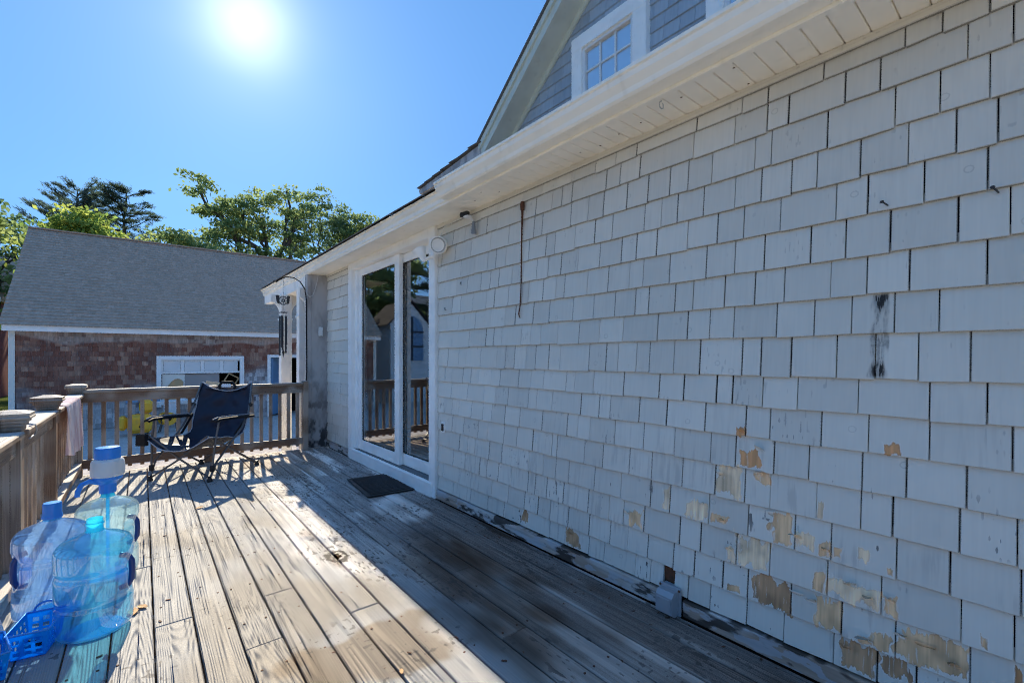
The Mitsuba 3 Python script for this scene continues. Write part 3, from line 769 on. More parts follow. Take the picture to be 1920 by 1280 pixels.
def gable_window(y0, y1, z0, z1):
    XW = XG - .050
    w = put('gable_window', cat_m([box(XW - .035, XW + .05, y0, y0 + .165, z0, z1, .004), box(XW - .035, XW + .05, y1 - .155, y1, z0, z1, .004),
                                   box(XW - .038, XW + .05, y0 + .001, y1 - .001, z1 - .15, z1 + .012, .004), box(XW - .05, XW + .05, y0 + .001, y1 - .001, z0 - .04, z0 + .05, .004)]), 'white_trim', house)
    a, b, c, d = y0 + .165, y1 - .155, z0 + .05, z1 - .15
    put('sash', cat_m([box(XW - .015, XW + .04, a, a + .035, c, d), box(XW - .015, XW + .04, b - .035, b, c, d), box(XW - .015, XW + .04, a + .035, b - .035, d - .035, d), box(XW - .015, XW + .04, a + .035, b - .035, c, c + .035)]), 'white_plastic', w)
    a, b, c, d = a + .035, b - .035, c + .035, d - .035
    for i in (1, 2):
        y = a + (b - a) * i / 3
        put('muntin', box(XW + .002, XW + .014, y - .010, y + .010, c, d), 'white_plastic', w)
    nz = max(2, int(round((d - c) / .245)))
    for i in range(1, nz):
        z = d - .245 * i
        put('muntin', box(XW + .0025, XW + .0135, a, b, z - .010, z + .010), 'white_plastic', w)
    g_ = np.array([[XW + .016, a, c], [XW + .016, b, c], [XW + .016, b, d], [XW + .016, a, d]])
    put('pane', (g_, np.array([[0, 2, 1], [0, 3, 2]])), 'coated_glass', w)
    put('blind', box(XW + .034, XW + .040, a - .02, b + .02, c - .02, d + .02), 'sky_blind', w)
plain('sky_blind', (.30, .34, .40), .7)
gable_window(2.65, 3.67, 3.55, 4.94)
gable_window(.985, 2.03, 3.55, 4.94)

# pilaster at the end of the wall and the porch beyond
put('pilaster', cat_m([box(1.785, WALL, WEND + .001, WEND + .10, -.6, 2.358, .003), box(1.725, 1.783, WEND - .006, WEND + .10, -.6, 2.358, .003)]), 'pilaster_paint', house, label='bare grey pilaster of two boards at the wall end')
put('porch_beam', box(1.735, 1.85, WEND + .101, 9.28, 2.20, 2.357, .004), 'porch_white', house)
def column(x, y, w, br):
    c = put('porch_column', box(x - w / 2, x + w / 2, y - w / 2, y + w / 2, -.6, 2.199, .006), 'porch_white', house)
    put('capital', box(x - w / 2 - .012, x + w / 2 + .012, y - w / 2 - .012, y + w / 2 + .012, 1.80, 1.835, .004), 'porch_white', c)
    if br:
        for s in (-1, 1):
            t = np.linspace(0, 1, 9)
            arc = [(x + s * (w / 2 + .13 * (1 - math.cos(q * 1.5708))), 1.88 + .20 * math.sin(q * 1.5708)) for q in t]
            pl = arc + [(x + s * (w / 2 + .13), 2.198), (x + s * (w / 2 + .001), 2.198)]
            if s < 0: pl = pl[::-1]
            put('bracket', prism(pl, 'y', y - .03, y + .03), 'porch_white', c)
column(1.735, 7.72, .155, True)
column(1.80, 6.98, .14, False)
put('porch_end_bracket', prism([(1.70, 2.199), (1.70, 2.08), (1.82, 1.95), (1.82, 2.199)], 'y', 6.75, 6.79), 'porch_white', house)

# ------------------------------------------------------------------ sliding door
XD = WALL
d_frame = put('door_frame', cat_m([box(XD - .045, XD + .10, DOOR0, DOOR0 + .105, .001, 2.31, .003), box(XD - .045, XD + .10, DOOR1 - .115, DOOR1, .001, 2.31, .003),
    box(XD - .046, XD + .10, DOOR0 + .002, DOOR1 - .002, 2.28, 2.366, .003), box(XD - .006, XD + .11, DOOR1 - .20, DOOR1 - .1155, .13, 2.279, .003), box(XD + .0, XD + .11, DOOR0 + .1055, DOOR0 + .14, .13, 2.279, .003)]), 'white_trim', house)
put('kick_board', box(XD - .060, XD - .02, DOOR0 + .060, DOOR1 - .058, .003, .128, .004), 'white_trim', house)
track = [box(XD - .019, XD + .12, DOOR0 + .106, DOOR1 - .116, .08, .118)] + [box(XD - .012 + .016 * i, XD - .005 + .016 * i, DOOR0 + .141, DOOR1 - .201, .1182, .132) for i in range(7)]
put('door_track', cat_m(track), 'grey_plastic', house)
def panel(name, x, y0, y1, z0, z1, st, lab):
    p = put(name, cat_m([box(x, x + .042, y0, y0 + st, z0, z1, .003), box(x, x + .042, y1 - st, y1, z0, z1, .003), box(x + .001, x + .041, y0 + st, y1 - st, z1 - .085, z1, .002), box(x + .001, x + .041, y0 + st, y1 - st, z0, z0 + .115, .002)]), 'white_trim', house, label=lab)
    a, b, c, d = y0 + st, y1 - st, z0 + .115, z1 - .085
    gs = np.array([[x + .018, a, c], [x + .018, b, c], [x + .018, b, d], [x + .018, a, d]])
    put('glass', (gs, np.array([[0, 2, 1], [0, 3, 2]])), 'window_glass', p)
    put('gasket', cat_m([box(x + .012, x + .03, a, a + .007, c, d), box(x + .012, x + .03, b - .007, b, c, d), box(x + .012, x + .03, a + .007, b - .007, d - .007, d), box(x + .012, x + .03, a + .007, b - .007, c, c + .007)]), 'black_rubber', p)
panel('door_panel', XD + .005, 4.245, 5.358, .135, 2.275, .105, 'front sliding panel nearer the railing')
panel('door_panel', XD + .053, 3.581, 4.345, .135, 2.275, .07, 'recessed sliding panel nearer the house corner')
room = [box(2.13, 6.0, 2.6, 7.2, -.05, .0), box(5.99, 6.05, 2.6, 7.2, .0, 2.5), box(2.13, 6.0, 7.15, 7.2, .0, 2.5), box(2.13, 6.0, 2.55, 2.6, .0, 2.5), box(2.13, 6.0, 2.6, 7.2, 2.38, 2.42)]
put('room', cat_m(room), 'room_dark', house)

# ------------------------------------------------------------------ things fixed to the house
plain('lamp_white', (.93, .90, .84), .35)
plain('shadow_ring', (.40, .38, .34), .5)
wl = thing('flood_light', 'cream twin flood light with round cup lamps at the top right of the sliding door', 'wall light')
ax = lambda o, d: None
def oriented(m, d, at):
    """turn a mesh built about +z so that +z points along d"""
    d = np.array(d, float) / np.linalg.norm(d)
    h = np.array([1., 0, 0]) if abs(d[0]) < .9 else np.array([0, 1., 0])
    u = np.cross(h, d); u /= np.linalg.norm(u); w = np.cross(d, u)
    return np.asarray(m[0]) @ np.stack([u, w, d]) + np.array(at, float), m[1]
LP = np.array([1.985, 3.33, 2.17])
put('mount_plate', oriented(lathe([(0, .03), (.045, .03), (.058, .02), (.060, 0), (0, 0)], 28), (-1, 0, 0), (1.983, 3.33, 2.17)), 'cream_trim', wl, smooth=35)
cup = [(0, .0), (.026, .0), (.032, .014), (.048, .07), (.068, .10), (.072, .118), (.062, .121), (.057, .112), (.036, .106), (0, .109)]
put('lamp_head', oriented(lathe(cup, 28), (-.25, -.93, -.18), (1.90, 3.345, 2.165)), 'lamp_white', wl, smooth=35)
put('lamp_head', oriented(lathe([(0, .0), (.012, .0), (.018, .010), (.040, .07), (.056, .10), (.060, .116), (.052, .119), (.047, .112), (.030, .106), (0, .108)], 28), (-.25, .30, .92), (1.865, 3.455, 2.045)), 'lamp_white', wl, smooth=35)
put('gasket', oriented(lathe([(.0565, .108), (.0625, .1225), (.0585, .1235), (.052, .109)], 28), (-.25, -.93, -.18), (1.90, 3.345, 2.165)), 'shadow_ring', wl, smooth=35)  # ring added to draw the shadow line round the lamp rim
put('arm', cat_m([tube([(1.955, 3.33, 2.17), (1.92, 3.35, 2.16), (1.90, 3.345, 2.165)], .014, 10), tube([(1.955, 3.33, 2.16), (1.915, 3.40, 2.09), (1.872, 3.452, 2.06)], .015, 10)]), 'cream_trim', wl, smooth=40)
put('motion_sensor', oriented(lathe([(0, 0), (.022, 0), (.026, .02), (.022, .05), (0, .056)], 18), (-.6, .1, -.7), (1.93, 3.37, 2.11)), 'white_trim', wl, smooth=35)

cam = thing('security_camera', 'small black and white security camera under the soffit right of the flood light', 'security camera')
put('housing', rot(box(1.895, 1.935, 2.865, 2.945, 2.305, 2.340, .006), 10, 'z', (1.91, 2.9, 2.3)), 'black_plastic', cam)
put('visor', rot(box(1.889, 1.941, 2.845, 2.90, 2.290, 2.304, .004), 10, 'z', (1.91, 2.9, 2.3)), 'white_plastic', cam)
put('mount', cat_m([tube([(1.925, 2.87, 2.30), (1.96, 2.86, 2.27), (1.985, 2.855, 2.25)], .008, 8)]), 'white_plastic', cam, smooth=40)
put('solar_panel', prism([(2.815, 2.16), (2.868, 2.17), (2.848, 2.262), (2.828, 2.26)], 'x', 1.945, 1.957), 'grey_plastic', cam)
put('wire', tube([(1.975, 3.40, 2.20), (1.972, 3.36, 2.28), (1.970, 3.30, 2.325), (1.968, 3.1, 2.333), (1.955, 3.0, 2.325), (1.925, 2.95, 2.322)], .0022, 6), 'white_plastic', cam, smooth=40)

put('rusty_strap', cat_m([tube([(1.972, 2.30, 2.262), (1.978, 2.303, 2.20), (1.974, 2.305, 2.0), (1.977, 2.312, 1.75), (1.975, 2.32, 1.58), (1.974, 2.335, 1.52), (1.974, 2.322, 1.49)], [.011, .008, .0045, .0045, .0045, .006, .002], 6), lathe([(0, 0), (.014, 0), (.016, .03), (.012, .055), (0, .06)], 8, (1.975, 2.298, 2.215))]), 'rust', label='thin rusty rod with a corroded top hanging down the shingles', cat='rod')
for (y, z, dy, lab) in [(.377, 1.746, .012, 'bent dark nail in the wall shingles above the black streak'), (3.07, 1.81, -.05, 'upper of two bent hooks on the shingles near the door'), (3.30, 1.625, -.03, 'lower of two bent hooks on the shingles near the door'), (.12, 1.72, .01, 'dark nail at the right edge of the wall')]:
    put('nail', cat_m([tube([(1.99, y, z), (1.965, y + dy * .4, z + .004), (1.955, y + dy, z + .010)], .0028, 6), oriented(lathe([(0, 0), (.006, 0), (.006, .002), (0, .002)], 8), (-.6, dy * 8, .3), (1.955, y + dy, z + .010))]), 'black_metal', label=lab, cat='nail')
vb = thing('outlet_box', 'small black outlet cut into the shingles low beside the door', 'outlet')
put('back_plate', box(1.978, 1.990, 3.318, 3.368, .588, .674, .002), 'white_trim', vb)
put('socket', box(1.972, 1.9775, 3.326, 3.360, .600, .662, .002), 'black_plastic', vb)
vent = thing('vent_hood', 'grey metal vent hood over a hole at the foot of the shingled wall', 'vent')
hood = prism([(1.995, .128), (1.925, .118), (1.905, .098), (1.905, .020), (1.930, .004), (1.995, .010)], 'y', 1.150, 1.236)
put('hood', hood, 'galvanised', vent, smooth=False)
put('flap', box(1.9005, 1.9045, 1.158, 1.228, .028, .092, .0015), 'galvanised', vent)
put('screw', cat_m([oriented(lathe([(0, .003), (.005, .0025), (.006, 0), (0, 0)], 10), (-1, 0, 0), (1.9545, y, .124)) for y in (1.142, 1.241)]), 'rust', vent)
put('flange', box(1.955, 1.968, 1.137, 1.246, .003, .134, .002), 'galvanised', vent)
wb = thing('junction_box', 'white box fixed to the grey pilaster at the end of the wall', 'box')
put('cover', box(1.868, 1.926, 6.455, 6.478, 1.52, 1.645, .007), 'white_plastic', wb)
put('base', box(1.873, 1.932, 6.4725, 6.4785, 1.515, 1.648, .002), 'grey_plastic', wb)
put('plant_hook', cat_m([tube([(1.787 + .016 * math.cos(t), 1.13, 2.347 + .016 * math.sin(t)) for t in np.linspace(1.8, 7.2, 18)], .0022, 6), tube([(1.787, 1.13, 2.363), (1.787, 1.13, 2.372)], .003, 6)]), 'galvanised', label='small metal ring screwed into the soffit', cat='hook', smooth=40)
put('cable', tube([(1.36, 6.7, 2.25), (1.40, 6.72, 2.245), (1.44, 6.72, 2.28), (1.52, 6.70, 2.325), (1.60, 6.64, 2.31), (1.66, 6.56, 2.25), (1.702, 6.50, 2.15), (1.715, 6.47, 2.0), (1.714, 6.465, 1.6), (1.716, 6.464, 1.2), (1.714, 6.465, .6), (1.716, 6.464, .1)], .0075, 8), 'black_rubber', label='black cable arching from the eave and down the pilaster', cat='cable', smooth=50)
put('cord', tube([(1.72, 6.46, 2.08), (1.75, 6.455, 2.045), (1.79, 6.45, 2.06), (1.82, 6.45, 2.15), (1.845, 6.45, 2.26), (1.86, 6.45, 2.355)], .003, 6), 'white_plastic', label='thin white cord looping from the soffit to the pilaster', cat='cord', smooth=50)
# wind chime under the porch eave
wc = thing('wind_chime', 'black wind chime with a wheel ornament hanging from the porch eave', 'wind chime')
cx, cy = 1.59, 7.2
def ringm(R, rr, c, n=24):
    a = np.linspace(0, 2 * np.pi, n + 1)
    return tube([(c[0] + R * math.cos(t), c[1], c[2] + R * math.sin(t)) for t in a], rr, 6, False)
wheel = [ringm(.058, .007, (cx, cy, 2.055)), ringm(.018, .008, (cx, cy, 2.055), 12)]
for i in range(8):
    t = i * math.pi / 4
    wheel.append(tube([(cx + .016 * math.cos(t), cy, 2.055 + .016 * math.sin(t)), (cx + .058 * math.cos(t), cy, 2.055 + .058 * math.sin(t))], .005, 6))
put('wheel', cat_m(wheel), 'black_metal', wc)
put('wing', cat_m([prism([(cx - .10, 2.12), (cx - .085, 2.02), (cx - .052, 1.995), (cx - .062, 2.06), (cx - .05, 2.12), (cx - .075, 2.13)], 'y', cy - .006, cy + .006), prism([(cx + .05, 2.12), (cx + .062, 2.06), (cx + .052, 1.995), (cx + .08, 2.02), (cx + .09, 2.12), (cx + .07, 2.13)], 'y', cy - .006, cy + .006)]), 'black_metal', wc)
put('string', cat_m([tube([(cx, cy, 2.36), (cx, cy, 2.11)], .002, 5), tube([(cx, cy, 1.998), (cx, cy, 1.30)], .0016, 5)]), 'black_metal', wc)
put('disc', lathe([(0, -.006), (.055, -.006), (.058, 0), (.055, .006), (0, .006)], 24, (cx, cy, 1.88)), 'black_metal', wc)
for i in range(5):
    t = i * 2 * math.pi / 5 + .3
    x, y = cx + .045 * math.cos(t), cy + .045 * math.sin(t)
    L = [.42, .50, .58, .46, .54][i]
    put('chime_tube', cat_m([tube([(x, y, 1.83), (x, y, 1.83 - L)], .0125, 10), tube([(x, y, 1.875), (x, y, 1.83)], .0012, 4)]), 'black_metal', wc, smooth=40)
put('clapper', prism([(cx - .018, 1.31), (cx, 1.22), (cx + .018, 1.31), (cx, 1.335)], 'y', cy - .003, cy + .003), 'black_metal', wc)

# ------------------------------------------------------------------ doormat
mat_t = thing('doormat', 'black ribbed rubber mat lying in front of the sliding door', 'doormat')
mc = np.array([1.765, 4.147]); ma = -5.0
def to_mat(m): return rot(move(m, (mc[0], mc[1], 0)), ma + 0, 'z', (mc[0], mc[1], 0))
put('mat_base', to_mat(box(-.22, .22, -.345, .345, .004, .011, .002)), 'black_rubber', mat_t)
put('border', to_mat(cat_m([box(-.222, -.185, -.347, .347, .0112, .0165, .002), box(.185, .222, -.347, .347, .0112, .0165, .002), box(-.185, .185, -.347, -.315, .0112, .0165, .002), box(-.185, .185, .315, .347, .0112, .0165, .002)])), 'black_plastic', mat_t)
put('rib', to_mat(cat_m([box(-.184, .184, y, y + .020, .0112, .0235, .003) for y in np.arange(-.31, .29, .040)])), 'black_plastic', mat_t, kind='stuff')

# ------------------------------------------------------------------ folding camp chair
chair = thing('camp_chair', 'navy folding camp chair with padded arms standing by the far railing', 'chair')
CO = np.array([.53, 5.80, 0.0]); FW = np.array([-.68, -.733, 0]); SD = np.array([.733, -.68, 0])
def C(f, s, z): return CO + FW * f + SD * s + np.array([0, 0, z])
# sling: profile of (forward, height, sag, half width) along the seat and up the back
prof = [(.40, .440, .13, .33), (.33, .430, .13, .33), (.2, .410, .12, .325), (.05, .390, .11, .32), (-.08, .380, .095, .31), (-.15, .395, .085, .305), (-.185, .455, .08, .305), (-.21, .55, .08, .31), (-.24, .66, .08, .315), (-.27, .77, .085, .315), (-.295, .87, .06, .31), (-.31, .945, .012, .29)]
P_ = np.array(prof)
tt = np.linspace(0, len(prof) - 1, 40)
P_ = np.stack([np.interp(tt, np.arange(len(prof)), P_[:, i]) for i in range(4)], 1)
grid = []
for k, (f, z, sag, hw) in enumerate(P_):
    row = []
    seatness = 1.0 if f > -.1 else 0.0
    topness = max(0.0, (z - .80) / .145) if f < -.3 else 0
    for a in np.linspace(-1, 1, 21):
        s_ = a * hw
        b = (1 - a * a)
        wr = (float(nnoise(np.array([[a * 4, k * .35, 3.0]]))[0]) - .5) * .030 + .012 * math.sin(abs(a) * 9 + k * .55) * (1 - a * a)
        if f > -.14:
            row.append(C(f + .03 * b * (f > .3), s_, z - sag * b + wr * .6))
        else:
            row.append(C(f - sag * b + wr, s_, z - .10 * b * topness))
    grid.append(row)
grid = np.array(grid)
sl = put('sling', thick_sheet(grid, -FW * .002 + np.array([0, 0, -.003])), 'navy_fabric', chair, smooth=True)
edge = [grid[:, 0], grid[:, -1], grid[0], grid[-1]]
for e in edge: put('piping', tube(e, .0055, 6), 'piping_fabric', sl, smooth=True)
# pocket seams and a small printed mark on the seat
def onsling(i, j): return grid[i, j] + np.array([0, 0, .002]) + FW * .002
gmark = []
for t in np.linspace(0, math.pi, 10):
    gmark.append((.035 * math.cos(t), .030 * math.sin(t)))
i0 = 9
mk = [C(.06 + q * .9, .02 + p_, .345 + .004 + q * .06 + .075 * (p_ / .3) ** 2) for p_, q in gmark]
mkc = np.mean(mk, 0)
mv = np.array(mk + [mkc])
mf = np.array([[i, (i + 1) % len(mk), len(mk)] for i in range(len(mk))])
lv, lf = np.vstack([mv + [0, 0, .0], mv + [0, 0, .0016]]), np.vstack([mf, mf[:, ::-1] + len(mv)])
put('seat_print', (lv, lf), 'white_print', sl, label='white dome mark printed on the seat')
hd = put('carry_handle', cat_m([tube([C(-.322, s, z) for s, z in [(-.085, .865), (-.095, .90), (-.06, .945), (.06, .945), (.095, .90), (.085, .865)]], .014, 8)]), 'black_fabric', chair, smooth=50)
put('handle_label', cat_m([prism([(-.052, .888), (.052, .888), (.058, .91), (.046, .926), (-.046, .926), (-.058, .91)], 'y', 0, .004)]), 'white_print', hd)
k_ = list(scene)[-1]
vv = prism([(-.052, .888), (.052, .888), (.058, .91), (.046, .926), (-.046, .926), (-.058, .91)], 'y', 0, .006)
scene[k_] = mikit.ply((np.array([C(-.305 - y, x, z) for x, y, z in vv[0]]), vv[1]), 'white_print')
put('handle_fold', thick_sheet([[C(-.33, -.26, .925), C(-.33, -.09, .90)], [C(-.325, -.25, .955), C(-.325, -.07, .935)]], FW * .004), 'tan_board', hd)
R_ = .0105
for s in (-1, 1):
    sw = 'left' if s > 0 else 'right'
    put('back_post', tube([C(.36, .31 * s, .025), C(.28, .325 * s, .18), C(-.08, .340 * s, .47), C(-.20, .335 * s, .62), C(-.315, .297 * s, .935)], R_, 8), 'grey_tube', chair, smooth=40)
    put('front_post', tube([C(.335, .315 * s, .12), C(.31, .335 * s, .40), C(.27, .345 * s, .60)], R_, 8), 'grey_tube', chair, smooth=40)
    put('leg', tube([C(-.35, .33 * s, .02), C(.05, .315 * s, .26), C(.38, .31 * s, .45)], R_, 8), 'grey_tube', chair, smooth=40)
    put('leg', tube([C(.35, .31 * s, .03), C(.36, 0, .22), C(.38, -.30 * s, .45)], R_ * .9, 8), 'grey_tube', chair, smooth=40)
    put('leg', tube([C(-.35, .33 * s, .03), C(-.29, 0, .23), C(-.20, -.29 * s, .44)], R_ * .9, 8), 'grey_tube', chair, smooth=40)
    ar = [C(.36, .345 * s, .605), C(.30, .35 * s, .618), C(.10, .352 * s, .612), C(-.12, .35 * s, .598), C(-.25, .345 * s, .590)]
    gr_ = [[p_ + SD * w + np.array([0, 0, h]) for w, h in ((-.028, -.006), (0, .006), (.028, -.006))] for p_ in ar]
    a_ = put('armrest', thick_sheet(gr_, (0, 0, -.022)), 'black_fabric', chair, smooth=40)
    put('arm_piping', tube([g_[1] + np.array([0, 0, .002]) for g_ in gr_], .006, 6), 'piping_fabric', a_, smooth=True)
    for f_, z_ in ((.36, .0), (-.35, .0)):
        ft = C(f_, (.31 if f_ > 0 else .33) * s, 0)
        put('foot', lathe([(0, .002), (.024, .002), (.026, .01), (.020, .028), (.015, .05), (0, .052)], 14, ft), 'black_plastic', chair, smooth=40)
    put('hub', lathe([(0, -.03), (.018, -.03), (.022, -.02), (.022, .02), (.018, .03), (0, .03)], 12, C(.333, .318 * s, .125)), 'black_plastic', chair, smooth=40)
    put('hub', lathe([(0, -.02), (.017, -.02), (.020, -.012), (.020, .012), (.017, .02), (0, .02)], 12, C(-.235, .335 * s, .70)), 'black_plastic', chair, smooth=40)
pk = prism([(-.06, -.055), (.06, -.055), (.055, .055), (-.055, .055)], 'y', -.015, .03)
put('pouch', (np.array([C(.43 - y, -.335 + x * .8, .415 + z) for x, y, z in pk[0]]), pk[1]), 'black_fabric', chair)
for s in (-1, 1):
    put('side_strap', thick_sheet([[C(-.20, .325 * s, .60), C(-.24, .325 * s, .60)], [C(.00, .30 * s, .405), C(-.04, .30 * s, .405)]], SD * .003), 'black_fabric', chair)

# ------------------------------------------------------------------ towel on the side railing
tow = []
t_y = np.linspace(4.86, 5.74, 60)
path = [(-.60, .60), (-.595, .72), (-.59, .835), (-.572, .856), (-.52, .858), (-.47, .857), (-.449, .845), (-.444, .80), (-.443, .70), (-.441, .58), (-.440, .455)]
for (x, z) in path:
    hang = max(0.0, (.85 - z)) if x > -.5 else 0
    tow.append([(x + hang * .05 * math.sin(y * 34 + .6 * math.sin(y * 9)) + .006 * math.sin(y * 80), y, z - hang * .12 * (y - 4.86) + .012 * math.sin(y * 17) * (hang > .3)) for y in t_y])
put('towel', thick_sheet(np.array(tow), (.003, 0, .002)), 'towel_cloth', label='pale pink crumpled towel hung over the left railing near the corner', cat='towel', smooth=True)
put('cord', cat_m([tube([(-.475, 3.55, .853), (-.45, 3.54, .862), (-.447, 3.56, .83), (-.46, 3.60, .80), (-.47, 3.52, .79)], .004, 6), tube([(-.46, 3.62, .853), (-.51, 3.70, .856), (-.55, 3.72, .86)], .004, 6)]), 'galvanised', label='short loose grey cord tied on the left railing cap', cat='cord', smooth=50)

# ------------------------------------------------------------------ water bottles
def bottle_profile():
    """(r, z) of the body of a five gallon bottle, the neck excluded"""
    p = [(.060, .012), (.105, .004), (.122, .010), (.133, .030), (.135, .06), (.135, .135), (.130, .147), (.1295, .158), (.135, .170), (.135, .262), (.1295, .272), (.1295, .284), (.135, .296), (.137, .345), (.135, .375), (.120, .402), (.09, .420), (.055, .434), (.034, .444)]
    return p
def smooth_prof(p, n=90):
    from scipy.interpolate import PchipInterpolator
    p = np.array(p); s = np.r_[0, np.cumsum(np.linalg.norm(np.diff(p, axis=0), axis=1))]
    q = np.linspace(0, s[-1], n)
    return np.stack([PchipInterpolator(s, p[:, 0])(q), PchipInterpolator(s, p[:, 1])(q)], 1)
BP = smooth_prof(bottle_profile())
def bottle(x, y, body, neckmat, label, cap, turn, handle=True):
    t = thing('water_bottle', label, 'water bottle')
    v, f = lathe(BP, 64)
    if handle:        # moulded grip: the wall pressed in on one side
        ang = np.arctan2(v[:, 1], v[:, 0]); rr = np.hypot(v[:, 0], v[:, 1])
        d = np.abs((ang - turn + np.pi) % (2 * np.pi) - np.pi)
        w = np.clip(1 - d / .42, 0, 1) * np.clip((v[:, 2] - .150) / .05, 0, 1) * np.clip((.33 - v[:, 2]) / .05, 0, 1)
        w = w * w * (3 - 2 * w)
        sc = 1 - .50 * w
        v[:, 0] *= sc; v[:, 1] *= sc
    put('body', (v + np.array([x, y, .003]), f), body, t, smooth=True)
    put('base', lathe([(0, .016), (.058, .014), (.096, .008), (.100, .005), (0, .0045)], 40, (x, y, .0032)), 'pet_base', t, smooth=40)
    put('neck', lathe([(.034, .444), (.030, .450), (.0285, .470), (.032, .474), (.032, .480), (.0285, .484), (.0285, .50)], 32, (x, y, .003)), neckmat, t, smooth=40)
    if handle:
        c, s = math.cos(turn), math.sin(turn)
        bar = [(.085, .165), (.115, .175), (.1275, .20), (.130, .24), (.1275, .285), (.115, .310), (.085, .320)]
        put('handle', tube([(x + r_ * c, y + r_ * s, z_) for r_, z_ in bar], .0125, 10), 'handle_blue', t, smooth=True)
    if cap:
        put('cap', lathe([(.036, .452), (.038, .456), (.036, .470), (.034, .474), (.034, .520), (.031, .526), (0, .527)], 32, (x, y, .003)), 'blue_plastic', t, smooth=35)
    return t
plain('handle_blue', (.015, .05, .20), .3, .5)
bottle(-.165, 2.76, 'pet_front', 'pet_base', 'open empty clear blue water bottle in front of the other two', False, math.radians(-8))
bottle(-.335, 3.08, 'pet_left', 'pet_blue', 'bluish water bottle with a blue cap next to the left railing', True, math.radians(200))
bottle(-.15, 3.40, 'pet_rear', 'pet_base', 'clear water bottle with a hand pump fitted on its neck, farthest back', False, math.radians(-8))
pu = thing('hand_pump', 'blue and white hand pump pushed onto the rear water bottle', 'pump')
bx, by = -.15, 3.40
put('collar', lathe([(.036, .468), (.038, .472), (.038, .520), (.050, .536), (.064, .545), (.066, .562), (0, .562)], 32, (bx, by, 0)), 'blue_plastic', pu, smooth=35)
put('bellows', lathe([(.068, .5625), (.074, .568), (.075, .60), (.073, .64), (.068, .652), (.058, .660), (0, .660)], 36, (bx, by, 0)), 'white_plastic', pu, smooth=35)
put('button', lathe([(.056, .6605), (.058, .664), (.057, .712), (.052, .722), (0, .726)], 32, (bx, by, 0)), 'blue_plastic', pu, smooth=35)
put('spout', tube([(bx - .03, by - .02, .53), (bx - .075, by - .03, .548), (bx - .105, by - .037, .535), (bx - .118, by - .04, .505), (bx - .122, by - .041, .475)], [.013, .013, .013, .0125, .012], 12), 'blue_plastic', pu, smooth=True)
put('dip_tube', tube([(bx, by, .47), (bx, by, .05)], .008, 8), 'pet_base', pu, smooth=True)

# ------------------------------------------------------------------ blue perforated baskets
def basket(x, y, turn, label, lx=.125, ly=.20, h=.105):
    from shapely.geometry import Polygon, box as sbox
    from shapely.ops import unary_union
    t = thing('basket', label, 'basket')
    def wall(w0, w1, n):
        pl = Polygon([(-w0 / 2, 0), (w0 / 2, 0), (w1 / 2, h), (-w1 / 2, h)])
        holes = []
        for i in range(n):
            for j in range(3):
                cx_ = (i - (n - 1) / 2) * (w0 / n); cz_ = .022 + j * .0265
                holes.append(sbox(cx_ - .0085, cz_ - .0065, cx_ + .0085, cz_ + .0065).buffer(.002))
        pl = pl.difference(unary_union(holes))
        m = trimesh.creation.extrude_polygon(pl, .0025, engine='earcut')
        return np.array(m.vertices), np.array(m.faces)
    b0, l0 = lx * .80, ly * .84
    out = []
    for k, (w0, w1, off, n) in enumerate([(b0, lx, l0 / 2, 3), (l0, ly, b0 / 2, 5), (b0, lx, l0 / 2, 3), (l0, ly, b0 / 2, 5)]):
        v, f = wall(w0, w1, n)
        lean = ((ly - l0) if k % 2 == 0 else (lx - b0)) / 2 / h
        q = np.stack([v[:, 0], -(off + v[:, 1] * lean) - v[:, 2], v[:, 1]], 1)
        out.append(rot((q, f), 90 * k, 'z'))
    bt = box(-b0 / 2, b0 / 2, -l0 / 2, l0 / 2, .001, .0035)
    tr = lambda m: move(rot(m, turn, 'z'), (x, y, .003))
    for m in out: put('side', tr(m), 'basket_blue', t)
    put('floor', tr(bt), 'basket_blue', t)
    rim = [(-lx / 2 - .003, -ly / 2 - .003), (lx / 2 + .003, -ly / 2 - .003), (lx / 2 + .003, ly / 2 + .003), (-lx / 2 - .003, ly / 2 + .003)]
    pts = []
    for (a, b), (c, d) in zip(rim, rim[1:] + rim[:1]):
        for q in np.linspace(.04, .96, 6): pts.append((a + (c - a) * q, b + (d - b) * q, h + .001))
    pts.append(pts[0])
    put('rim', tr(tube(pts, .0042, 8)), 'blue_plastic', t, smooth=50)
    t_ = np.linspace(0, math.pi, 11)
    put('grip', tr(tube([(lx * .33 * math.cos(q), ly / 2 + .004, h + .038 * math.sin(q)) for q in t_], .0045, 8)), 'blue_plastic', t, smooth=50)
    return t
basket(-.345, 2.755, -10, 'bright blue perforated plastic basket touching the front water bottle')
basket(-.475, 2.62, 14, 'blue perforated plastic basket at the left edge, tipped beside the other basket')
put('spatula', cat_m([move(rot(rot(thick_sheet([[(-.012 - .013 * math.sin(math.pi * t), .20 * t, .0), (.012 + .013 * math.sin(math.pi * t), .20 * t, 0)] for t in np.linspace(0, 1, 9)], (0, 0, .003)), 52, 'x'), 25, 'z'), (-.44, 2.70, .03))]), 'white_plastic', label='white plastic scoop handle standing in the left basket', cat='scoop', smooth=False)
put('clothes_peg', cat_m([move(rot(box(-.006, .006, -.035, .035, .0, .007, .002), 30, 'z'), (-.35, 2.76, .012)), move(rot(box(-.006, .006, -.035, .035, .008, .015, .002), 36, 'z'), (-.352, 2.758, .012))]), 'black_plastic', label='dark peg lying in the blue basket by the bottle', cat='peg')

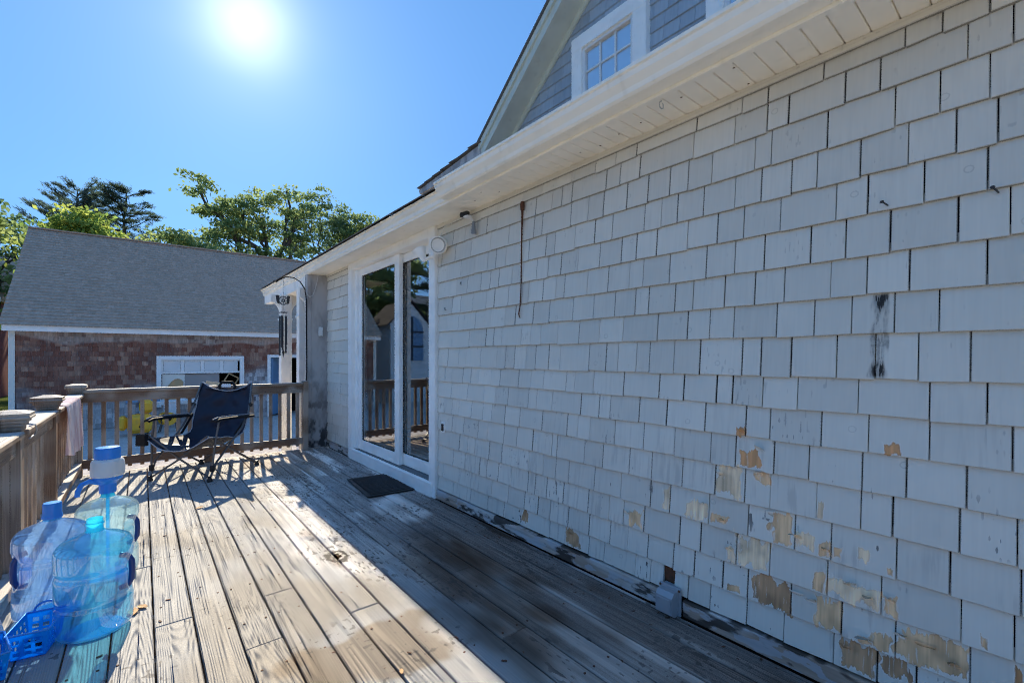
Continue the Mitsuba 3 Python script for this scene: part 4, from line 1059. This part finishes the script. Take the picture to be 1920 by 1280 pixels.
# ------------------------------------------------------------------ garage
gar = thing('garage', 'weathered red-brown shingled garage with a grey asphalt roof and white trim', 'garage')
GX0, GX1, GY, GR = -2.38, 11.0, 15.55, 18.75
OPN = (.40, 2.25, -.02, 1.16)           # window opening x0 x1 z0 z1
DRN = (3.07, 4.35, -.6, 1.22)
def holes(x0, x1, z0, z1):
    return any(x0 < o[1] and x1 > o[0] and z0 < o[3] and z1 > o[2] for o in (OPN, DRN))
wallm = [box(GX0, OPN[0], GY, GY + .12, -.62, 1.86), box(OPN[0], OPN[1], GY, GY + .12, OPN[3], 1.86), box(OPN[0], OPN[1], GY, GY + .12, -.62, OPN[2]), box(OPN[1], DRN[0], GY, GY + .12, -.62, 1.86), box(DRN[0], DRN[1], GY, GY + .12, DRN[3], 1.86), box(DRN[1], GX1, GY, GY + .12, -.62, 1.86),
         box(GX0, GX0 + .12, GY + .121, 21.9, -.62, 1.86), box(GX1 - .12, GX1, GY + .121, 21.9, -.62, 1.86), box(GX0, GX1, 21.9, 22.0, -.62, 1.86)]
for a in (GX0, GX1 - .12):
    wallm.append(prism([(GY, 1.861), (22.0, 1.861), (GR, 4.85)], 'x', a, a + .12))
gw = put('wall', cat_m(wallm), 'silver_wood', gar)
gr = np.random.default_rng(17)
ms, us = [], []
zb, k = -.575, 0
while zb < 1.84:
    e = .122
    x = GX0 - .01
    zt = min(zb + e + .02, 1.855)
    while x < GX1:
        w = float(gr.uniform(.07, .15)) if x < 6 else .4
        a, b = x + .003, x + w - .003; x += w
        if holes(a, b, zb, zb + e): 
            continue
        xb = float(gr.uniform(.012, .024)); dzz = float(gr.uniform(-.006, .006))
        m = box(a, b, GY - xb, GY - .0005, zb + dzz, zt)
        v = m[0].copy(); v[(v[:, 1] < GY - .005) & (v[:, 2] > zb + .05), 1] = GY - .004
        ms.append((v, m[1])); us.append(np.tile([gr.random(), gr.random()], (len(v), 1)))
    zb += e
put('shingle', cat_m(ms), 'cedar_shingle', gw, uv=np.vstack(us), kind='stuff')
put('corner_board', cat_m([box(GX0 - .03, GX0 + .075, GY - .035, GY - .0255, -.6, 1.855), box(GX0 - .032, GX0 - .001, GY - .034, GY + .09, -.6, 1.855)]), 'pale_board', gar)
fz = box(GX0 - .10, GX1 + .1, 15.28, 15.31, 1.838, 1.985, .004)
put('fascia', fz, 'white_trim', gar)
put('soffit', box(GX0 - .10, GX1 + .1, 15.311, GY + .05, 1.862, 1.875), 'white_trim', gar)
put('roof_deck', cat_m([prism([(15.28, 1.988), (15.40, 1.93), (GR, 4.80), (GR, 4.93)], 'x', GX0 - .10, GX1 + .1), prism([(22.15, 1.99), (22.1, 1.93), (GR + .001, 4.80), (GR + .001, 4.93)], 'x', GX0 - .10, GX1 + .1)]), 'silver_wood', gar)
roof_plane('roof_shingle', (GX0 - .14, 15.24, 1.985), (GX1 + .14, 15.24, 1.985), (GX1 + .14, GR, 4.945), (GX0 - .14, GR, 4.945), 33, 120, .016, gar, 1.0, 5)
put('roof_back', (np.array([[GX0 - .14, 22.2, 1.97], [GX1 + .14, 22.2, 1.97], [GX1 + .14, GR, 4.946], [GX0 - .14, GR, 4.946]]), np.array([[0, 2, 1], [0, 3, 2]])), 'asphalt_shingle', gar, uv=np.full((4, 2), .5))
put('ridge_cap', cat_m([box(GX0 - .14 + .3 * i, GX0 - .14 + .3 * i + .305, GR - .09, GR + .09, 4.925, 4.965 + .006 * (i % 2)) for i in range(46)]), 'asphalt_shingle', gar, uv=np.full((46 * 8, 2), .25))
def around(name, o, w, y0, y1, mt, sill=True):
    p = [box(o[0] - w, o[0], y0, y1, o[2] - (w if sill else 0), o[3] + w, .004), box(o[1], o[1] + w, y0, y1, o[2] - (w if sill else 0), o[3] + w, .004), box(o[0], o[1], y0, y1, o[3], o[3] + w, .004)]
    if sill: p.append(box(o[0], o[1], y0 - .02, y1, o[2] - .05, o[2], .004))
    return put(name, cat_m(p), mt, gar)
ow = around('opening', OPN, .105, GY - .045, GY + .02, 'white_trim')
put('head_rail', box(OPN[0], OPN[1], GY + .021, GY + .06, .775, .825), 'white_trim', ow)
put('head_rail', box(OPN[0], OPN[1], GY + .021, GY + .06, 1.125, 1.16), 'white_trim', ow)
for i in range(4):
    w = (OPN[1] - OPN[0]) / 4
    a = OPN[0] + w * i
    put('upper_panel', box(a + .045, a + w - .045, GY + .035, GY + .05, .827, 1.123, .006), 'white_plastic', ow)
    put('stile', box(a - .04 if i else a, a + .04, GY + .022, GY + .058, .8255, 1.1245), 'white_trim', ow)
put('interior', cat_m([box(.2, 2.5, GY + 1.2, GY + 1.25, -.6, 1.6), box(.2, .25, GY + .13, GY + 1.2, -.6, 1.6), box(2.45, 2.5, GY + .13, GY + 1.2, -.6, 1.6), box(2.9, 4.5, GY + 1.2, GY + 1.25, -.6, 1.6)]), 'dark_inside', gar)
dw = around('doorway', DRN, .09, GY - .04, GY + .03, 'white_trim', False)
put('door_leaf', cat_m([rot(box(3.07, 3.12, GY + .03, GY + .75, -.55, 1.21), -38, 'z', (3.07, GY + .03, 0))]), 'cloth_blue', dw, label='pale blue door leaf standing open')
put('jamb', box(3.36, 3.43, GY - .02, GY + .03, -.6, 1.215, .004), 'white_trim', dw)
# boards stacked behind the opening
put('plywood_sheet', rot(box(.42, .92, GY + .075, GY + .09, -.02, .76), 1, 'x', (.6, GY + .08, 0)), 'pale_board', label='cream board leaning inside the garage opening at its left side', cat='board')
g_ = [[(.50 + .34 * t + .05 * s, GY + .045 + .008 * math.sin(t * 4), .02 + (.44 + .18 * math.sin(t * 2.6)) * s) for t in np.linspace(0, 1, 9)] for s in np.linspace(0, 1, 9)]
put('paper_sheet', thick_sheet(np.array(g_), (0, .004, 0)), 'cardboard', label='bent sheet of brown card in the left of the garage opening', cat='cardboard', smooth=40)
put('cardboard_box', box(.92, 1.74, GY + .07, GY + .5, -.02, .76, .01), 'silver_wood', label='large grey-brown carton in the middle of the garage opening', cat='carton')
fr = cat_m([box(-.16, .16, 0, .03, 0, .03), box(-.16, .16, 0, .03, .40, .43), box(-.16, -.13, 0, .03, .03, .40), box(.13, .16, 0, .03, .03, .40)])
put('picture_frame', move(rot(fr, 30, 'y'), (1.90, GY + .065, .32)), 'cardboard', label='tilted brown wooden frame at the right of the garage opening', cat='frame')

# ------------------------------------------------------------------ yard things before the garage
ym = thing('compressor', 'yellow machine with a rounded tank and grey motor on the asphalt behind the far railing', 'machine')
X0, YY, Z0 = -.10, 13.75, -.6
v_, f_ = box(X0 - .17, X0 + .30, YY - .2, YY + .2, Z0 + .06, Z0 + .50, .09); put('tank', (v_, f_), 'yellow_paint', ym, smooth=False)
v_, f_ = box(X0 - .34, X0 - .17, YY - .12, YY + .28, Z0 + .14, Z0 + .46, .06); put('side_tank', (v_, f_), 'yellow_paint', ym)
put('motor', cat_m([box(X0 - .22, X0 - .02, YY - .1, YY + .15, Z0 + .545 + .025 * i, Z0 + .561 + .025 * i, .004) for i in range(8)] + [box(X0 - .21, X0 - .03, YY - .09, YY + .14, Z0 + .505, Z0 + .74)]), 'galvanised', ym)
v_, f_ = box(X0 + .04, X0 + .32, YY - .13, YY + .14, Z0 + .515, Z0 + .82, .08); put('shroud', (v_, f_), 'yellow_paint', ym)
put('pressure_switch', box(X0 - .20, X0 + .02, YY - .06, YY + .1, Z0 + .76, Z0 + .84, .02), 'cloth_blue', ym)
put('vent_cap', cat_m([oriented(lathe([(0, .01), (.022, .01), (.025, 0), (0, 0)], 14), (0, -1, 0), (X0 + .06, YY - .2, Z0 + .22)), oriented(lathe([(0, .01), (.025, .01), (.03, 0), (0, 0)], 14), (0, -1, 0), (X0 + .09, YY - .13, Z0 + .62))]), 'black_plastic', ym)
for s in (-.1, .2):
    put('wheel', oriented(lathe([(0, -.03), (.06, -.03), (.085, -.02), (.09, 0), (.085, .02), (.06, .03), (0, .03)], 20), (1, 0, .01), (X0 + s, YY + .25, Z0 + .09)), 'black_rubber', ym, smooth=40)
hr = thing('hose_reel', 'small yellow and black reel beside the yellow machine, half hidden by the chair', 'reel')
hc = (.47, 13.9, -.6 + .33)
put('drum', oriented(lathe([(0, -.10), (.11, -.10), (.11, .10), (0, .10)], 24), (.35, -.93, 0), hc), 'black_rubber', hr, smooth=40)
for s in (-1, 1):
    put('flange', oriented(lathe([(.05, -.012), (.155, -.012), (.155, .012), (.05, .012), (.05, -.012)], 28), (.35, -.93, 0), (hc[0] + .042 * s, hc[1] - .112 * s, hc[2])), 'yellow_paint', hr, smooth=40)
put('stand', cat_m([tube([(.30, 13.9, -.6), (.40, 13.86, -.2), (.62, 13.84, -.2), (.66, 13.9, -.6)], .014, 8), tube([(.34, 14.05, -.6), (.42, 14.0, -.22), (.60, 13.98, -.22), (.7, 14.05, -.6)], .014, 8)]), 'grey_tube', hr, smooth=50)
tb = thing('work_table', 'white folding table with clutter under the garage opening', 'table')
put('table_top', box(.05, 1.75, 14.55, 15.15, .06, .10, .008), 'white_plastic', tb)
for x in (.15, 1.65):
    for y in (14.62, 15.08): put('leg', tube([(x, y, -.6), (x, y, .058)], .016, 8), 'galvanised', tb, smooth=50)
bk = lambda x, y, r_, h_, mt, lab: put('bucket', lathe([(0, 0), (r_ * .85, 0), (r_, h_), (r_ * 1.05, h_), (r_ * 1.05, h_ - .02), (r_ * .96, h_ - .02), (r_ * .8, .01), (0, .01)], 22, (x, y, .1002)), mt, label=lab, cat='bucket', smooth=35)
bk(.25, 14.8, .12, .10, 'cloth_blue', 'blue tub at the left end of the white table')
bk(.80, 14.8, .10, .12, 'white_plastic', 'white pail in the middle of the white table')
g_ = [[(.42 + .34 * t, 14.56 - .02 * math.sin(9 * t) - .04 * s, .11 - .42 * s) for t in np.linspace(0, 1, 15)] for s in np.linspace(0, 1, 6)]
put('rag', thick_sheet(np.array(g_), (0, .006, 0)), 'pale_siding', label='white rag hanging off the front of the white table', cat='rag', smooth=40)

# ------------------------------------------------------------------ other buildings far behind
rh = thing('red_house', 'dark red house just showing past the left end of the garage roof', 'house')
put('wall', box(-16, -5.0, 30, 38, -.6, 3.7), 'brick_red', rh)
put('roof', prism([(29.5, 3.70), (38.5, 3.70), (34, 6.4)], 'x', -16.4, -4.8), 'asphalt_shingle', rh, uv=None)
put('fascia', box(-16.4, -4.8, 29.42, 29.49, 3.66, 3.86), 'white_trim', rh)
for i in range(3):
    x = -14 + 3.2 * i
    w = put('window', box(x, x + 1.0, 29.94, 29.999, 1.4, 2.8), 'white_trim', rh); put('pane', box(x + .08, x + .92, 29.92, 29.939, 1.48, 2.72), 'dark_inside', w)
put('trim_band', box(-16, -5.0, 29.95, 29.998, 2.95, 3.1), 'white_trim', rh)
ws = thing('white_shed', 'narrow white garden shed with an arched window, mirrored in the sliding door', 'shed')
put('wall', box(-5.25, -3.62, 17.0, 19.2, -.6, 2.55), 'pale_siding', ws)
put('clapboard', cat_m([box(-5.25, -3.62, 17.0 - .012, 16.9995, -.5 + .13 * i, -.5 + .13 * i + .118) for i in range(23)]), 'pale_siding', ws, kind='stuff')
put('gable', prism([(-5.3, 2.55), (-3.57, 2.55), (-4.435, 3.45)], 'y', 17.0, 19.2), 'pale_siding', ws)
put('roof', cat_m([thick_sheet([[(-5.42, 16.9, 2.48), (-5.42, 19.3, 2.48)], [(-4.435, 16.9, 3.51), (-4.435, 19.3, 3.51)]], (0, 0, .06)), thick_sheet([[(-4.435, 16.9, 3.51), (-4.435, 19.3, 3.51)], [(-3.45, 16.9, 2.48), (-3.45, 19.3, 2.48)]], (0, 0, .06))]), 'slate_grey', ws)
arch = [(-4.95, 1.1)] + [(-4.43 - .52 * math.cos(t), 2.3 + .62 * math.sin(t)) for t in np.linspace(0, math.pi, 15)] + [(-3.91, 1.1)]
aw = put('arched_window', prism(arch, 'y', 16.94, 16.987), 'cloth_blue', ws)
put('muntin', cat_m([box(-4.46, -4.40, 16.91, 16.939, 1.1, 2.9), box(-4.95, -3.91, 16.912, 16.938, 1.65, 1.71), box(-4.95, -3.91, 16.912, 16.938, 2.25, 2.31)]), 'black_plastic', aw)

# power lines
for i, (z, dy) in enumerate([(5.72, 0), (5.12, .5), (4.84, 0), (4.66, .5)]):
    xs = np.linspace(-40, 20, 40)
    put('power_line', tube([(x, 30 + dy, z + .0012 * (x + 5) ** 2 + .02 * (x + 5) * (i == 0)) for x in xs], .014, 5), 'black_rubber', label=['highest', 'second highest', 'third highest', 'lowest'][i] + ' of the four dark wires crossing the sky left of the garage roof', cat='wire', group=None)

# ------------------------------------------------------------------ trees
def leaf_mesh(centers, normals_jit, size, cols, rg, long=1.0, tilt=None):
    """a bent leaf-shaped quad at each centre"""
    n = len(centers)
    d = rg.normal(size=(n, 3)); 
    if tilt is not None: d = d * .7 + tilt
    d /= np.linalg.norm(d, axis=1, keepdims=True)
    h = rg.normal(size=(n, 3)); u = np.cross(d, h); u /= np.linalg.norm(u, axis=1, keepdims=True)
    s = size * rg.uniform(.65, 1.35, (n, 1))
    L, W = d * s * long, u * s * .38
    v = np.stack([centers - L * .5, centers + W - L * .05, centers + L * .5, centers - W - L * .05], 1).reshape(-1, 3)
    b = np.arange(n)[:, None] * 4
    f = np.vstack([b + [[0, 1, 2]], b + [[0, 2, 3]]])
    return v, f, np.repeat(cols, 4, 0)

def limb(p0, p1, r0, r1, rg, n=6, wob=.06):
    t = np.linspace(0, 1, n)[:, None]
    p = p0 + (p1 - p0) * t
    L = np.linalg.norm(p1 - p0)
    p[1:-1] += rg.normal(size=(n - 2, 3)) * wob * L * .5
    p[:, 2] += np.sin(t[:, 0] * np.pi) * L * .05
    return p, np.linspace(r0, r1, n)

def tree(name, label, cat, x, y, lobes, trunk, leaf_size, clumps, per, col, seed_, group=None, stems=1, lean=(0, 0)):
    """lobes: (dx, dy, z, rx, rz) crown masses; trunk: (height, radius)"""
    rg = np.random.default_rng(seed_)
    t = thing(name, label, cat, group)
    th, tr = trunk
    wood = []
    base = np.array([x, y, -.7])
    fork = np.array([x + lean[0], y + lean[1], th])
    forks = []
    for s in range(stems):
        b = base + np.array([rg.uniform(-.25, .25) * (stems > 1), rg.uniform(-.2, .2) * (stems > 1), 0])
        f_ = fork + np.array([rg.uniform(-.9, .9), rg.uniform(-.5, .5), rg.uniform(-.4, .4)]) * (stems > 1)
        p, rr = limb(b, f_, tr, tr * .62, rg, 9, .03)
        wood.append((p, rr, 9)); forks.append(p)
    cc, cs = [], []
    w = np.array([l[3] * l[3] * l[4] for l in lobes]); w = w / w.sum()
    for l, k in zip(lobes, np.maximum(2, (w * clumps).astype(int))):
        lc = np.array([x + l[0], y + l[1], l[2]])
        fp = forks[rg.integers(len(forks))]
        start = fp[rg.integers(5, 9)]
        p, rr = limb(start, lc, tr * .5, tr * .16, rg, 8, .10)
        wood.append((p, rr, 6))
        for _ in range(k):
            q = rg.normal(size=3); q /= np.linalg.norm(q); q *= rg.uniform(.35, 1.0) ** .6
            c = lc + q * np.array([l[3], l[3], l[4]])
            cc.append(c); cs.append(rg.uniform(.55, 1.25))
            if rg.random() < .45:
                b_ = p[rg.integers(3, 8)]
                pp, r2 = limb(b_, c, tr * .11, tr * .03, rg, 5, .10); wood.append((pp, r2, 4))
    pts, cols = [], []
    for c, s in zip(cc, cs):
        n = int(per * .52 * s * s) + 5
        q = rg.normal(size=(n, 3)) * np.array([.33, .33, .11]) * s
        q[:, 2] -= .22 * (q[:, 0] ** 2 + q[:, 1] ** 2)
        pts.append(c + q)
        tone = rg.uniform(0, 1)
        base_c = np.array(col[0]) * (1 - tone) + np.array(col[1]) * tone
        cols.append(base_c * rg.uniform(.8, 1.2, (n, 1)))
    pts, cols = np.vstack(pts), np.vstack(cols)
    v, f, c = leaf_mesh(pts, None, leaf_size, cols, rg, 1.25)
    put('crown', (v, f), 'leaf', t, color=c)
    put('trunk', cat_m([tube(p, r_, n_, False) for p, r_, n_ in wood]), 'bark', t, smooth=True)
    return t

def pine(name, label, x, y, H, z0, spread, seed_, col, nb=26, flat=.0, gapf=.2, pw=.7):
    rg = np.random.default_rng(seed_)
    t = thing(name, label, 'pine tree')
    tp, rr = limb(np.array([x, y, -.7]), np.array([x + .2, y, H]), .26, .03, rg, 12, .008)
    wood = [tube(tp, rr, 8, False)]
    pts, dirs, cols = [], [], []
    for i in range(nb):
        q = (i + rg.uniform(0, .8)) / nb
        z = z0 + (H - z0) * q
        if rg.random() < gapf: continue
        L = spread * (1.05 - q) ** pw * rg.uniform(.55, 1.15) + .25
        a = rg.uniform(0, 2 * np.pi)
        p0 = np.array([np.interp(z, tp[:, 2], tp[:, 0]), y, z])
        d = np.array([math.cos(a), math.sin(a), rg.uniform(-.02, .28) + flat])
        s = np.linspace(0, 1, 8)[:, None]
        p = p0 + d * L * s; p[:, 2] += .10 * L * (s[:, 0] ** 2)
        p[:, 2] += rg.normal(size=8) * .03
        wood.append(tube(p, np.linspace(.045, .012, 8), 5, False))
        for j in range(int(7 + L * 8)):
            sp = rg.uniform(.25, 1.02)
            c = p0 + d * L * sp; c[2] += .10 * L * sp * sp + .05
            side = np.array([-d[1], d[0], 0]) * rg.normal() * .20 * L * (1.1 - .6 * sp)
            c = c + side
            n = 20
            e = rg.normal(size=(n, 3)) * np.array([.10, .10, .04])
            pts.append(c + e)
            k_ = rg.normal(size=(n, 3)) * .6 + np.array([d[0], d[1], .75])
            dirs.append(k_)
            cols.append(np.array(col) * rg.uniform(.7, 1.3) * rg.uniform(.8, 1.2, (n, 1)))
    pts, dirs, cols = map(np.vstack, (pts, dirs, cols))
    dirs /= np.linalg.norm(dirs, axis=1, keepdims=True)
    n = len(pts)
    u = np.cross(dirs, rg.normal(size=(n, 3))); u /= np.linalg.norm(u, axis=1, keepdims=True)
    L_, W_ = dirs * .24 * rg.uniform(.7, 1.3, (n, 1)), u * .016
    v = np.stack([pts - L_ * .5, pts + W_, pts + L_ * .5, pts - W_], 1).reshape(-1, 3)
    b = np.arange(n)[:, None] * 4
    f = np.vstack([b + [[0, 1, 2]], b + [[0, 2, 3]]])
    put('crown', (v, f), 'leaf', t, color=np.repeat(cols, 4, 0))
    put('trunk', cat_m(wood), 'bark', t, smooth=True)
    return t
OAK = [(.13, .21, .085), (.36, .44, .17)]
DARK = [(.10, .18, .10), (.26, .35, .15)]
LIME = [(.20, .32, .08), (.44, .50, .12)]
tree('maple_tree', 'leafy green tree rising past the left end of the garage roof', 'tree', -5.6, 30, [(-.6, 0, 7.2, 1.9, 1.3), (.9, .4, 6.6, 1.5, 1.1), (-1.8, 0, 5.2, 1.6, 1.2), (.4, -.3, 4.6, 1.5, 1.0), (1.2, 0, 3.6, 1.0, 1.0), (-2.2, 0, 2.8, 1.5, 1.2)], (3.2, .20), .17, 130, 90, DARK, 31)
pine('pine_tree', 'dark pine with spreading top branches above the yellow-green tree', -3.5, 41, 12.2, 7.4, 2.4, 41, (.10, .15, .12), 46, .34, .1, .30)
tree('locust_tree', 'bright yellow-green sunlit tree behind the garage roof', 'tree', -2.15, 25.5, [(0, 0, 6.75, .75, .55), (.55, 0, 6.55, .65, .6), (-.55, .2, 6.15, .6, .5), (-.72, 0, 5.5, .5, .5), (.3, 0, 5.6, 1.0, .8), (1.2, .2, 5.4, .6, .5), (1.75, .2, 5.0, .5, .4), (0, 0, 5.2, 1.1, .6)], (4.0, .14), .15, 170, 110, LIME, 32)
pine('pine_tree', 'open pine with layered flat branches right of the yellow-green tree', -1.0, 38, 12.0, 8.2, 2.7, 55, (.07, .105, .07), 30, .10, .12, .55)
tree('oak_tree', 'low rounded green tree behind the middle of the garage ridge', 'tree', 1.2, 30, [(0, 0, 7.3, 1.2, .65), (1.1, .3, 6.9, 1.2, .8), (-1.2, 0, 6.6, 1.1, .8), (2.2, 0, 6.3, 1.0, .8), (0, 0, 6.0, 1.4, .8)], (4.6, .16), .17, 120, 90, OAK, 33)
tree('oak_tree', 'large airy oak leaning left with a thick trunk behind the garage ridge', 'tree', 6.9, 34, [(-4.3, 0, 11.9, 1.0, .7), (-3.4, .4, 10.8, 1.2, .8), (-1.9, 0, 11.1, 1.3, .8), (-.6, .3, 11.9, 1.0, .8), (.8, 0, 12.7, .8, .6), (1.7, 0, 11.6, 1.1, .8), (-2.4, 0, 9.4, 1.6, .7), (-.6, 0, 9.9, 1.4, .8), (1.3, 0, 10.0, 1.1, .8), (-4.2, 0, 8.3, 1.4, .6), (-1.6, 0, 7.9, 1.5, .7), (.5, 0, 8.2, 1.0, .8)], (7.2, .34), .19, 200, 85, OAK, 34, lean=(-.35, 0))
tree('oak_tree', 'slender many-stemmed oak right of the large oak, above the eave', 'tree', 11.0, 36, [(-.6, 0, 13.4, 1.0, .9), (.6, .3, 12.6, 1.2, .9), (-1.6, 0, 11.6, 1.2, 1.0), (.4, 0, 11.0, 1.4, 1.0), (1.9, 0, 11.0, 1.1, .9), (-2.0, 0, 9.4, 1.2, 1.0), (0, 0, 9.2, 1.3, .9), (2.2, 0, 9.2, 1.2, .9), (-1.0, 0, 7.6, 1.3, .7)], (6.4, .17), .19, 165, 80, DARK, 35, stems=4)
tree('oak_tree', 'small sunlit tree just left of where the eave meets the trees', 'tree', 13.4, 35, [(0, 0, 11.8, 1.2, .8), (1.3, .3, 11.3, 1.1, .8), (-.9, 0, 10.8, 1.1, .8), (.6, 0, 10.2, 1.2, .8), (2.2, 0, 10.0, 1.0, .8)], (6.6, .16), .18, 110, 85, OAK, 36)
# beyond the left edge: seen in the door glass
pine('pine_tree', 'tall dense dark pine left of the white shed, mirrored in the door', -8.0, 20.5, 15.0, .4, 3.2, 61, (.06, .10, .055), 90, -.05, .05)
tree('maple_tree', 'big maple behind the white shed, mirrored in the left door panel', 'tree', -6.6, 26, [(0, 0, 8.0, 1.6, 1.1), (1.0, 0, 6.4, 1.5, 1.2), (-1.5, 0, 6.4, 1.6, 1.2), (0, -.8, 5.0, 1.8, 1.2), (.4, 0, 3.2, 1.8, 1.2), (-1.6, 0, 3.6, 1.6, 1.2)], (2.8, .22), .2, 190, 130, OAK, 37)
# rough growth along the back of the lot
hb = []
rg = np.random.default_rng(77)
n = 26000
px_ = rg.uniform(-45, 45, n); py_ = 46 + rg.normal(size=n) * 1.5
top = 2.5 + 3.0 * nfbm(np.stack([px_ * .22, py_ * 0, py_ * 0], 1), 3, 9)
pz_ = -.6 + (top + .6) * rg.uniform(0, 1, n) ** .8
c = np.array([.06, .10, .035]) * rg.uniform(.6, 1.5, (n, 1))
v, f, c = leaf_mesh(np.stack([px_, py_, pz_], 1), None, .5, c, rg, 1.2)
put('woodland_edge', (v, f), 'leaf', color=c, kind='stuff', label='low green woodland edge far behind the garage')
